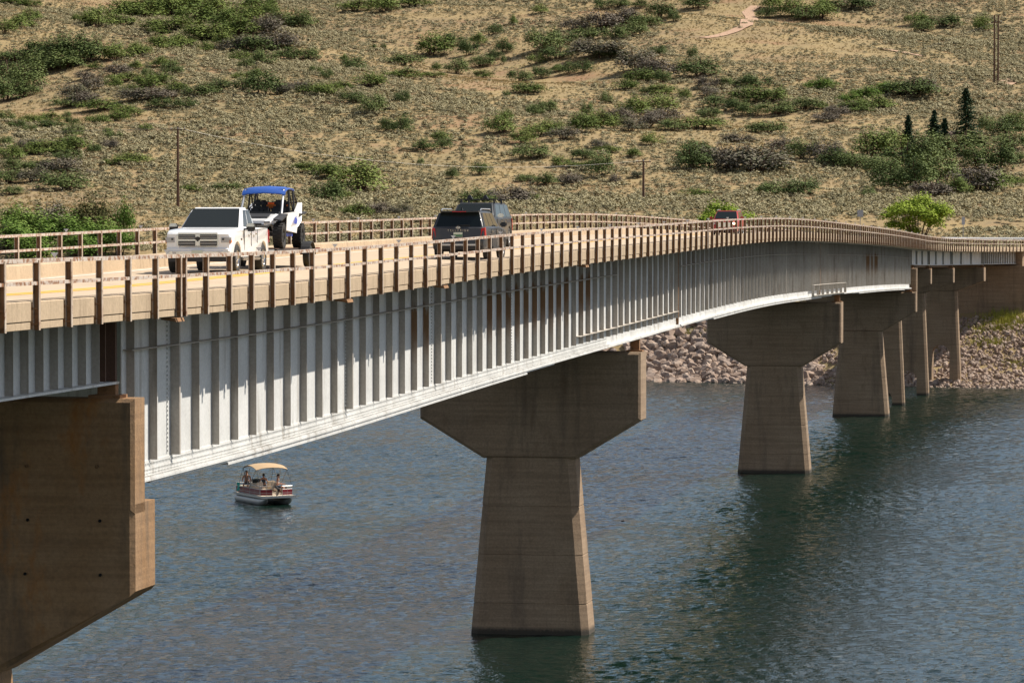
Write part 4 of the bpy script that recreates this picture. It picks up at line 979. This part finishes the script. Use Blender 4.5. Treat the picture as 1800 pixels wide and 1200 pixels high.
for sg_ in (1, -1):
    q = MB(); q.hexa([Vector((sg_ * x, y, z)) for x, y, z in ((.30, 1.88, .68), (.52, 1.90, .74), (.80, 1.15, .93), (.44, .95, .80), (.31, 1.88, .80), (.50, 1.88, .80), (.80, 1.12, 1.0), (.48, .92, 1.06))]); q.build('nose_panel', M['car_white'], bu)
    simple_box(bu, 'headlight', M['lamp_clear'], *sorted((sg_ * .30, sg_ * .50)), 1.88, 1.93, .76, .83, .01)
    q = MB(); q.hexa([Vector((sg_ * x, y, z)) for x, y, z in ((.60, 1.90, .86), (.86, 1.90, .82), (.88, 1.0, 1.0), (.62, 1.0, .98), (.60, 1.90, .90), (.86, 1.88, .86), (.88, 1.0, 1.06), (.62, 1.0, 1.06))]); q.build('fender', FRM, bu)
    q = MB(); q.hexa([Vector((sg_ * x, y, z)) for x, y, z in ((.82, .98, .55), (.84, 1.02, .60), (.86, 1.02, 1.05), (.82, .98, 1.05), (.66, .92, .55), (.66, .98, .60), (.66, .98, 1.0), (.66, .92, 1.0))]); q.build('mud_flap', FRM, bu)
    # side door panels: white, rising to the rear
    q = MB(); q.hexa([Vector((sg_ * x, y, z)) for x, y, z in ((.66, .92, .55), (.70, .92, .58), (.86, -.55, .46), (.80, -.55, .46), (.66, .92, 1.06), (.69, .92, 1.06), (.88, -.9, 1.14), (.80, -.9, 1.14))]); q.build('door', M['car_white'], bu)
    q = MB(); q.hexa([Vector((sg_ * x, y, z)) for x, y, z in ((.70, -.60, .52), (.80, -.60, .52), (.90, -1.15, .85), (.74, -1.15, .85), (.71, -.9, 1.14), (.83, -.9, 1.14), (.80, -1.75, 1.42), (.66, -1.75, 1.42))]); q.build('rear_side_panel', M['car_white'], bu)
    q = MB()
    for k in range(4): q.box(-.004, .004, -.26 + k * .04, -.02 + k * .12, k * .07, k * .07 + .035, Matrix.Translation((sg_ * .865, -.45, .72)) @ Matrix.Rotation(-.5, 4, 'X'))
    q.build('stripe_decal', M['blue'], bu)
    q = MB(); q.hexa([Vector((sg_ * x, y, z)) for x, y, z in ((.66, -1.05, 1.05), (.88, -1.05, 1.0), (.90, -2.0, 1.08), (.6, -2.0, 1.08), (.66, -1.05, 1.09), (.88, -1.05, 1.05), (.90, -2.02, 1.14), (.6, -2.02, 1.14))]); q.build('rear_fender', FRM, bu)
    simple_box(bu, 'rocker_guard', M['blue'], *sorted((sg_ * .60, sg_ * .70)), -.7, .6, .36, .46)
    q = MB()
    for (ya, yb) in ((1.5, 1.25), (-1.6, -1.1)):
        for dy in (-.18, .18): q.tube([(sg_ * .25, yb + dy, .42), (sg_ * .66, ya, .36)], .022); q.tube([(sg_ * .25, yb + dy, .52), (sg_ * .66, ya, .44)], .02)
        q.tube([(sg_ * .42, ya * .93, .86), (sg_ * .58, ya, .40)], .05)
    q.build('suspension_arm', M['silver'], bu)
    # cage
    q = MB(); q.tube([(sg_ * .66, .82, 1.04), (sg_ * .60, .22, 1.80), (sg_ * .60, -.5, 1.86), (sg_ * .58, -1.35, 1.80), (sg_ * .62, -1.85, 1.42)], .03, 8); q.build('roll_bar', FRM, bu)
    q = MB(); q.tube([(sg_ * .66, -.42, 1.05), (sg_ * .60, -.5, 1.86)], .03, 8); q.tube([(sg_ * .66, -1.2, 1.1), (sg_ * .58, -1.35, 1.80)], .03, 8); q.tube([(sg_ * .6, -.5, 1.85), (sg_ * .63, -1.2, 1.15)], .025, 8); q.build('roll_bar', FRM, bu)
    q = MB(); q.tube([(sg_ * .65, .83, 1.05), (sg_ * .60, .23, 1.79)], .036, 8); q.build('front_pillar', M['silver'], bu)
    for y in (-.05, -.95):
        a, b = sorted((sg_ * .10, sg_ * .54)); se = simple_box(bu, 'seat', M['seat'], a, b, y - .25, y + .25, .60, .76, .05)
        simple_box(se, 'backrest', M['seat'], a, b, y - .34, y - .2, .74, 1.30, .06); simple_box(se, 'headrest', M['seat'], a + .09, b - .09, y - .36, y - .22, 1.30, 1.50, .05)
q = MB(); q.tube([(-.6, .22, 1.80), (.6, .22, 1.80)], .03); q.tube([(-.58, -1.35, 1.8), (.58, -1.35, 1.8)], .03); q.tube([(-.6, -.5, 1.86), (.6, -.5, 1.86)], .03); q.tube([(-.62, -1.85, 1.42), (.62, -1.85, 1.42)], .03); q.build('cross_bar', FRM, bu)
q = MB(); pr = [(.40, 1.72), (.30, 1.83), (.0, 1.905), (-.5, 1.93), (-1.0, 1.905), (-1.12, 1.87)]; vs = []
for (y, z) in pr: vs += [(x, y, z - .07 * abs(x / .68) ** 3) for x in (-.68, -.5, 0, .5, .68)]
for (y, z) in pr: vs += [(x, y, z - .03 - .07 * abs(x / .68) ** 3) for x in (-.68, -.5, 0, .5, .68)]
n_ = len(pr); fs = []
for i in range(n_ - 1):
    for k in range(4):
        a = i * 5 + k; fs += [(a, a + 1, a + 6, a + 5), (a + n_ * 5, a + n_ * 5 + 5, a + n_ * 5 + 6, a + n_ * 5 + 1)]
    for k in (0, 4): a = i * 5 + k; fs.append((a, a + 5, a + 5 + n_ * 5, a + n_ * 5))
for a0 in (0, (n_ - 1) * 5):
    for k in range(4): fs.append((a0 + k, a0 + k + 1, a0 + k + 1 + n_ * 5, a0 + k + n_ * 5))
q.add(vs, fs); q.build('roof', M['blue_roof'], bu, 40)
simple_box(bu, 'dashboard', FRM, -.58, .58, .45, .78, .95, 1.12, .04)
q = MB(); q.lathe([(.15, -.012), (.17, 0), (.15, .012), (.13, 0), (.15, -.012)], 16, axis='Z', M=Matrix.Translation((.30, .34, 1.18)) @ Matrix.Rotation(1.0, 4, 'X')); q.build('steering_wheel', FRM, bu)
simple_box(bu, 'cargo_bag', M['orange'], -.42, .42, -1.75, -1.4, 1.22, 1.42, .05)
simple_box(bu, 'engine_cover', FRM, -.55, .55, -2.0, -1.2, .5, 1.15, .05)
wheels(bu, (-1.6, 1.5), .72, .38, .30, FRM, 1)
tag(bu, 'white off road buggy with blue roof and knobby tyres strapped on the trailer', 'buggy')

# --- SUVs -----------------------------------------------------------------
def suv(name, label, m, loc, rz, L, Wd, H, r, rails=True, bars=False, letters=False, lit=False, blunt=0.0):
    t = empty(name, loc, rz); hl = L / 2; hw = Wd / 2; zb = .32 + (r - .38); bz = H * .645; hz = H * .59
    ax = (-hl + 1.05, hl - .98); q = MB()
    top = [(hl - .12, zb), (hl - .02, zb + .10), (hl, .55), (hl - .03, hz - .16), (hl - .14, hz - .03), (hl - .5, hz + .02), (hl - 1.35, bz + .02), (0, bz + .03), (-hl + .16, bz + .04), (-hl + .06, bz - .02), (-hl + .03, bz - .25), (-hl, .66), (-hl - .01, .50), (-hl + .10, zb)]
    pillow(q, with_arches(top, zb, ax, r + .07, r), hw, wf_car(L, .8), .07); q.build('body', m, t, 35)
    simple_box(t, 'underbody', M['dark'], -hw + .26, hw - .26, -hl + .25, hl - .25, zb - .07, .8)
    g = greenhouse(t, m, (-hl + .10, hl - 1.28, hw * .925, bz), (-hl + .42, hl - 2.05, hw * .755, H), ((.07, .30), (.33, .60), (.63, .90)), front_m=(.05, .95, .05, .93))
    simple_box(t, 'roof_spoiler', m, -hw * .70, hw * .70, -hl + .22, -hl + .55, H - .075, H - .03, .015)
    simple_box(t, 'brake_lamp', M['lamp_red'], -.25, .25, -hl + .205, -hl + .222, H - .07, H - .045)
    if rails:
        for sg_ in (1, -1):
            x = sg_ * hw * .70; q = MB(); q.tube([(x, -hl + .6, H - .02), (x, -hl + .75, H + .045), (x, hl - 2.35, H + .045), (x, hl - 2.2, H - .02)], .02, 6); q.build('roof_rail', M['silver'], t)
    if bars:
        for bi, y in enumerate((hl - 2.5, -hl + 1.3)):
            q = MB(); q.box(-hw * .85, hw * .85, y - .04, y + .04, H + .10, H + .14); q.build('roof_bar', M['plastic'], t)
            for x in ((-.33, .33, -.7, .7) if bi == 0 else (-.7, .7)):
                q = MB(); q.hexa([(x - .12, y - .1, H + .14), (x + .12, y - .1, H + .14), (x + .12, y + .1, H + .14), (x - .12, y + .1, H + .14), (x - .03, y - .04, H + .30), (x + .03, y - .04, H + .30), (x + .03, y + .04, H + .30), (x - .03, y + .04, H + .30)] if abs(x) < .5 else [(x - .04, y - .05, H - .06), (x + .04, y - .05, H - .06), (x + .04, y + .05, H - .06), (x - .04, y + .05, H - .06), (x - .03, y - .04, H + .11), (x + .03, y - .04, H + .11), (x + .03, y + .04, H + .11), (x - .03, y + .04, H + .11)])
                q.build('bar_clamp', M['plastic'], t)
    else: q = MB(); q.hexa([(-.03, -hl + .75, H), (.03, -hl + .75, H), (.02, -hl + 1.0, H), (-.02, -hl + 1.0, H), (-.01, -hl + .73, H + .11), (.01, -hl + .73, H + .11), (.008, -hl + .85, H + .07), (-.008, -hl + .85, H + .07)]); q.build('antenna_fin', M['plastic'], t)
    for sg_ in (1, -1):
        q = MB(); q.hexa([Vector((sg_ * x, y, z)) for x, y, z in ((hw * .80, -hl + .015, .72), (hw * .965, -hl + .11, .70), (hw * .975, -hl + .32, .74), (hw * .80, -hl + .25, .74), (hw * .83, -hl + .03, bz - .03), (hw * .945, -hl + .10, bz), (hw * .955, -hl + .24, bz), (hw * .83, -hl + .2, bz - .03))]); q.build('tail_lamp', M['lamp_red'], t)
        mm = simple_box(t, 'mirror', m if not bars else M['chrome'], *sorted((sg_ * (hw - .03), sg_ * (hw + .21))), hl - 1.75, hl - 1.60, bz + .02, bz + .19, .04)
        for y in (hl - 2.6, hl - 3.6): simple_box(t, 'door_handle', M['chrome'], *sorted((sg_ * (hw - .04), sg_ * (hw + .012))), y, y + .2, bz - .16, bz - .12, .01)
        for y in (hl - 1.5, hl - 2.65, hl - 3.7): simple_box(t, 'door_seam', M['plastic'], *sorted((sg_ * (hw - .02), sg_ * (hw - .004))), y, y + .012, .45, bz - .05)
        simple_box(t, 'sill_cladding', M['plastic'], *sorted((sg_ * (hw - .12), sg_ * (hw + .004))), -hl + 1.55, hl - 1.5, zb - .02, zb + .14, .02)
        hlm = M['lit'] if (lit and sg_ < 0) else M['lamp_clear']
        simple_box(t, 'headlight', hlm, *sorted((sg_ * (hw * .58), sg_ * (hw * .90))), hl - .16, hl - .012, hz - .26, hz - .12, .03)
    simple_box(t, 'grille', M['chrome'] if lit else M['plastic'], -hw * .56, hw * .56, hl - .10, hl + .004, .56, hz - .10, .03)
    simple_box(t, 'front_bumper', M['plastic'], -hw * .8, hw * .8, hl - .15, hl + .015, zb + .02, .48, .04)
    simple_box(t, 'number_plate', M['plate'], -.16, .16, hl + .012, hl + .02, .40, .52)
    simple_box(t, 'rear_bumper', M['plastic'], -hw * .88, hw * .88, -hl - .03, -hl + .25, zb + .01, .50, .05)
    simple_box(t, 'skid_plate', M['silver'], -hw * .72, hw * .72, -hl - .045, -hl + .05, .47, .53, .015)
    rp = simple_box(t, 'rear_number_plate', M['plate'], -.16, .16, -hl - .012, -hl + .01, .78, .94)
    simple_box(rp, 'plate_band', M['plate_green'], -.155, .155, -hl - .0145, -hl - .0125, .79, .86)
    if letters:
        me = text_mesh('TELLURIDE', .095, M['chrome'], 1.75); link('lettering', me, t, (0, -hl - .004 + .03, bz - .14), (math.pi / 2 + .02, 0, 0))
        q = MB(); q.lathe([(.001, -.01), (.085, -.01), (.085, .01), (.001, .01)], 20, axis='Z', M=Matrix.Translation((0, -hl + .035, bz - .005)) @ Matrix.Rotation(math.pi / 2, 4, 'X') @ Matrix.Diagonal((1, .5, 1, 1))); q.build('badge', M['chrome'], t)
        link('lettering', text_mesh('KIA', .05, M['plastic'], 1.1), t, (0, -hl + .022, bz - .023), (math.pi / 2, 0, 0))
        simple_box(t, 'wiper', M['plastic'], -.05, .40, -hl + .10, -hl + .125, bz + .06, bz + .085)
    wheels(t, ax, hw - .13, r, .24, M['silver'])
    tag(t, label, 'suv'); return t
suv('family_suv', 'dark grey family suv driving away, red tail lamps and rear lettering', M['car_grey'], place(62.6 + 2.5, 3.45), HD(64, False) + R(.5), 5.0, 1.99, 1.72, .385, letters=True)
suv('large_suv', 'large black suv with roof rack clamps, oncoming behind the grey suv', M['car_black'], place(85.3 + 2.8, 7.2), HD(88, True), 5.6, 2.05, 1.88, .40, rails=False, bars=True)
suv('crossover_car', 'oncoming dark red crossover with one headlight lit on the bridge crest', M['car_red'], place(178.7 + 2.35, 6.9), HD(180, True), 4.7, 1.88, 1.70, .36, lit=True)
suv('parked_suv', 'black vehicle cut by the right edge of the photo on the far road', M['car_black'], place(N_END * S0 + 18.5, 3.2), HD(N_END * S0 + 18.5, False), 4.8, 1.9, 1.65, .37)

# ------------------------------------------------------------------ boat
bo_p = at(465, 884, 6600 / 27.4); bo_p.z = 0
bt = empty('pontoon_boat', bo_p, R(180 + 25))     # +Y bow, rotated to point at the camera and a little right
BL, BW = 5.0, 2.3; hb = BW / 2
for sg_ in (1, -1):
    q = MB(); x = sg_ * .82; q.tube([(x, -BL / 2, .22), (x, BL / 2 - .85, .22), (x, BL / 2 - .35, .32), (x, BL / 2 + .02, .46)], [.30, .30, .22, .03], 16); q.build('pontoon', M['alu'], bt, 40)
q = MB(); q.box(-hb, hb, -BL / 2, BL / 2, .50, .60); q.build('deck', M['cream'], bt)
q = MB(); q.box(-hb - .02, hb + .02, BL / 2, BL / 2 + .03, .48, .62); q.box(-hb - .03, -hb, -BL / 2, BL / 2 + .03, .48, .62); q.box(hb, hb + .03, -BL / 2, BL / 2 + .03, .48, .62); q.build('deck_trim', M['alu'], bt)
def fence(x0, y0, x1, y1):
    d = Vector((x1 - x0, y1 - y0, 0)); n = Vector((-d.y, d.x, 0)).normalized() * .015; a, b = Vector((x0, y0, 0)), Vector((x1, y1, 0)); U = Vector((0, 0, 1))
    q = MB(); q.hexa([a - n + U * .66, b - n + U * .66, b + n + U * .66, a + n + U * .66, a - n + U * 1.0, b - n + U * 1.0, b + n + U * 1.0, a + n + U * 1.0]); f = q.build('fence_panel', M['boat_red'], bt)
    q = MB(); q.hexa([a - n * 1.4 + U * .78, b - n * 1.4 + U * .78, b + n * 1.4 + U * .78, a + n * 1.4 + U * .78, a - n * 1.4 + U * .80, b - n * 1.4 + U * .80, b + n * 1.4 + U * .80, a + n * 1.4 + U * .80]); q.build('stripe', M['alu'], f)
    q = MB(); q.tube([a + U * .60, a + U * 1.22, b + U * 1.22, b + U * .60], .02, 6); q.tube([a + U * 1.02, b + U * 1.02], .018, 6); q.tube([a + U * .65, b + U * .65], .018, 6); m_ = a.lerp(b, .5); q.tube([m_ + U * .6, m_ + U * 1.22], .018, 6); q.build('fence_rail', M['alu'], bt)
e = hb - .06
fence(-e, -BL / 2 + .3, -e, .2); fence(-e, .25, -e, BL / 2 - .5); fence(e, -BL / 2 + .3, e, .2); fence(e, .25, e, BL / 2 - .5)
fence(-e, BL / 2 - .45, -.35, BL / 2 - .25); fence(.35, BL / 2 - .25, e, BL / 2 - .45); fence(-e, -BL / 2 + .25, e, -BL / 2 + .25)
# bimini
q = MB(); vs = []; nn = 9
for i in range(nn):
    f = i / (nn - 1); y = -1.15 + 2.5 * f; z = 2.32 + .26 * math.sin(math.pi * (f * .9 + .05))
    for k in range(7): xx = -1 + k / 3; vs.append((xx * 1.08, y, z - .14 * abs(xx) ** 2.5))
fs = [(i * 7 + k, i * 7 + k + 1, (i + 1) * 7 + k + 1, (i + 1) * 7 + k) for i in range(nn - 1) for k in range(6)]
q.add(vs, fs); q.add([(a, b, c - .025) for a, b, c in vs], fs); q.build('canopy', M['canvas'], bt, 60)
for sg_ in (1, -1):
    for (ya, yb, m_) in ((-.2, -1.1, 'plastic'), (-.2, .1, 'alu'), (.1, 1.3, 'alu')):
        q = MB(); q.tube([(sg_ * e, ya, 1.2), (sg_ * 1.05, yb, 2.24)], .022, 6); q.build('canopy_pole', M[m_], bt)
    q = MB(); q.tube([(sg_ * e, -1.7, 1.2), (sg_ * 1.05, -1.1, 2.24)], .012, 5); q.tube([(sg_ * e, 1.95, 1.2), (sg_ * 1.05, 1.3, 2.24)], .012, 5); q.build('canopy_strap', M['plastic'], bt)
for (x, y, r_) in ((-.45, 1.0, 0), (.55, 1.15, .4), (.35, -.6, 3.0), (-.55, -.5, 3.14)):
    Mx = Matrix.Translation((x, y, 0)) @ Matrix.Rotation(r_, 4, 'Z'); se = simple_box(bt, 'seat', M['cream'], -.27, .27, -.25, .25, .88, 1.02, .05, Mx)
    simple_box(se, 'backrest', M['cream'], -.28, .28, -.33, -.22, 1.0, 1.42, .05, Mx); simple_box(se, 'pedestal', M['alu'], -.05, .05, -.05, .05, .6, .88, 0, Mx)
simple_box(bt, 'bench', M['cream'], -1.0, -.5, -2.1, -1.0, .6, 1.05, .05); simple_box(bt, 'bench', M['cream'], .5, 1.0, -2.1, -1.1, .6, 1.05, .05)
co_n = simple_box(bt, 'console', M['cream'], .45, 1.0, -.05, .4, .6, 1.35, .05); simple_box(co_n, 'windscreen', M['glass'], .47, .98, .36, .38, 1.35, 1.6)
q = MB(); q.lathe([(.17, -.012), (.185, 0), (.17, .012), (.155, 0), (.17, -.012)], 16, axis='Z', M=Matrix.Translation((.72, -.12, 1.35)) @ Matrix.Rotation(1.1, 4, 'X')); q.build('steering_wheel', M['plastic'], bt)
q = MB(); q.tube([(.1, BL / 2 - .1, .66), (.1, BL / 2 + .12, .70), (.1, BL / 2 + .16, 1.12)], .04, 8); q.tube([(.1, BL / 2 - .25, 1.18), (.1, BL / 2 + .3, 1.02)], [.09, .07], 10); q.build('trolling_motor', M['plastic'], bt)
om = simple_box(bt, 'outboard_motor', M['plastic'], -.18, .18, -BL / 2 - .55, -BL / 2 - .12, .75, 1.3, .08); q = MB(); q.tube([(0, -BL / 2 - .35, .8), (0, -BL / 2 - .35, -.3)], .07, 8); q.build('motor_leg', M['plastic'], om)
tag(bt, 'red and silver pontoon boat with tan canopy on the water', 'boat')
q = MB(); vs = []
for i in range(6):
    for k in range(5): vs.append((-.02 + .03 * math.sin(i * 1.7 + k), -.25 + .12 * k, -.11 * i * (1 + .1 * math.sin(k * 2))))
q.add(vs, [(i * 5 + k, i * 5 + k + 1, (i + 1) * 5 + k + 1, (i + 1) * 5 + k) for i in range(5) for k in range(4)])
tw = q.build('beach_towel', M['teal'], None, 60); tw.location = bt.matrix_basis @ Vector((e + .05, -1.75, 1.26)); tw.rotation_euler = (0, 0, R(205)); tag(tw, 'teal towel hanging over the rail at the stern of the boat', 'towel')

def person(label, loc, rz, skin_m, top_m, low_m, lean=0.0, scale=1.0, arm_fwd=.35, twist=0.0):
    """seated figure, origin at the seat; +Y is forward"""
    t = empty('person', loc, rz); t.scale = (scale,) * 3
    V_ = []; E_ = []; Rd = []
    def add(p, r, par=None):
        V_.append(p); Rd.append(r); i = len(V_) - 1
        if par is not None: E_.append((par, i))
        return i
    L_ = lambda y, z: (0, y + lean * z, z)
    pel = add(L_(0, .10), (.155, .12)); wa = add(L_(0, .28), (.135, .10), pel); ch = add(L_(0, .46), (.165, .11), wa); nk0 = add(L_(.0, .57), (.085, .075), ch); nk = add(L_(.01, .64), (.055, .055), nk0)
    hd0 = add(L_(.02, .70), (.070, .080), nk); hd1 = add(L_(.025, .78), (.078, .095), hd0); add(L_(.015, .85), (.060, .075), hd1); add(L_(.115, .755), (.012, .016), hd1)
    for sg_ in (1, -1):
        sh = add((sg_ * .185, lean * .52, .535), (.065, .065), nk0); el = add((sg_ * .27, lean * .3 + .06, .29), (.045, .045), sh); ha = add((sg_ * .20, arm_fwd + lean * .2, .24), (.030, .030), el); pa = add((sg_ * .185, arm_fwd + .07, .235), (.036, .018), ha)
        for k in range(4):
            f1 = add((sg_ * (.155 + k * .022), arm_fwd + .125 + .01 * (k in (1, 2)), .232), (.009, .009), pa); add((sg_ * (.155 + k * .022), arm_fwd + .16 + .012 * (k in (1, 2)), .215), (.008, .008), f1)
        t1 = add((sg_ * .145, arm_fwd + .075, .245), (.010, .010), pa); add((sg_ * .125, arm_fwd + .105, .24), (.009, .009), t1)
        hp = add((sg_ * .10, .03, .06), (.10, .095), pel); kn = add((sg_ * .13, .45, .06), (.062, .062), hp); an = add((sg_ * .13, .47, -.34), (.038, .040), kn); add((sg_ * .14, .62, -.39), (.038, .025), an)
    def skin(name, vs, es, rd, m):
        me = bpy.data.meshes.new(name); me.from_pydata(vs, es, []); ob = bpy.data.objects.new(name + '_tmp', me); COL.objects.link(ob)
        md = ob.modifiers.new('s', 'SKIN'); md.use_smooth_shade = True; ss = ob.modifiers.new('u', 'SUBSURF'); ss.levels = 1; ss.render_levels = 1
        for i, r_ in enumerate(rd): me.skin_vertices[0].data[i].radius = r_
        me.skin_vertices[0].data[0].use_root = True
        bpy.context.view_layer.update(); out = bpy.data.meshes.new_from_object(ob.evaluated_get(bpy.context.evaluated_depsgraph_get())); bpy.data.objects.remove(ob); out.materials.clear(); out.materials.append(m)
        return link(name, out, t)
    def safe_skin(*a):
        me = a
        return skin(*a)
    for name, vs, es, rd, m in (('body', V_, E_, Rd, skin_m),): safe_skin(name, vs, es, rd, m)
    lv = [(0, 0, .12), (.10, .03, .06), (.125, .33, .06), (-.10, .03, .06), (-.125, .33, .06), (0, lean * .2, .22)]
    safe_skin('shorts', lv, [(0, 1), (1, 2), (0, 3), (3, 4), (0, 5)], [(.175, .135), (.115, .11), (.09, .085), (.115, .11), (.09, .085), (.15, .115)], low_m)
    if top_m: safe_skin('top', [L_(0, .16), L_(0, .3), L_(0, .48), L_(0, .55)], [(0, 1), (1, 2), (2, 3)], [(.16, .125), (.145, .115), (.18, .125), (.12, .09)], top_m)
    q = MB(); vs = []
    for i in range(5):
        a = math.pi / 2 * i / 4
        for k in range(12):
            b = 2 * math.pi * k / 12; drop = .09 * max(0, -math.sin(b)) * (i == 4)
            vs.append((math.cos(b) * math.sin(a) * .092, .005 + lean * .8 + math.sin(b) * math.sin(a) * .108, .80 + math.cos(a) * .115 - drop))
    q.add(vs, [(i * 12 + k, i * 12 + (k + 1) % 12, (i + 1) * 12 + (k + 1) % 12, (i + 1) * 12 + k) for i in range(4) for k in range(12)]); q.build('hair', M['hair'], t, 60)
    tag(t, label, 'person'); return t
BM = Matrix.Translation(bo_p) @ Matrix.Rotation(R(205), 4, 'Z')
def on_boat(x, y, z): return BM @ Vector((x, y, z))
person('person with bare chest seated highest at the stern of the boat', on_boat(.72, -1.3, 1.12), R(205 - 30), M['skin'], None, M['cloth_dark'], .05, 1.05)
person('person in dark clothes seated in the middle of the boat', on_boat(-.15, -.55, 1.03), R(205 + 150), M['skin'], M['cloth_dark'], M['cloth_dark'], .03, .92)
person('person in a light top seated near the bow under the canopy', on_boat(-.5, .95, 1.03), R(205 + 60), M['skin'], M['cloth_light'], M['cloth_dark'], .08, .98)
# bird over the water
q = MB(); q.tube([(0, -.10, 0), (0, -.03, .01), (0, .06, .01), (0, .11, .0)], [.005, .03, .035, .012], 8); bdm = q
bd = empty('flying_bird', at(1095, 916, 182), R(60)); bdm.build('body', M['hair'], bd, 60)
for sg_ in (1, -1):
    q = MB(); q.add([(sg_ * .02, .05, .02), (sg_ * .13, .07, .07), (sg_ * .24, -.02, .05), (sg_ * .12, -.02, .06), (sg_ * .02, -.04, .02)], [(0, 1, 2, 3, 4)]); q.build('wing', M['hair'], bd)
tag(bd, 'small dark bird flying low over the water', 'bird')
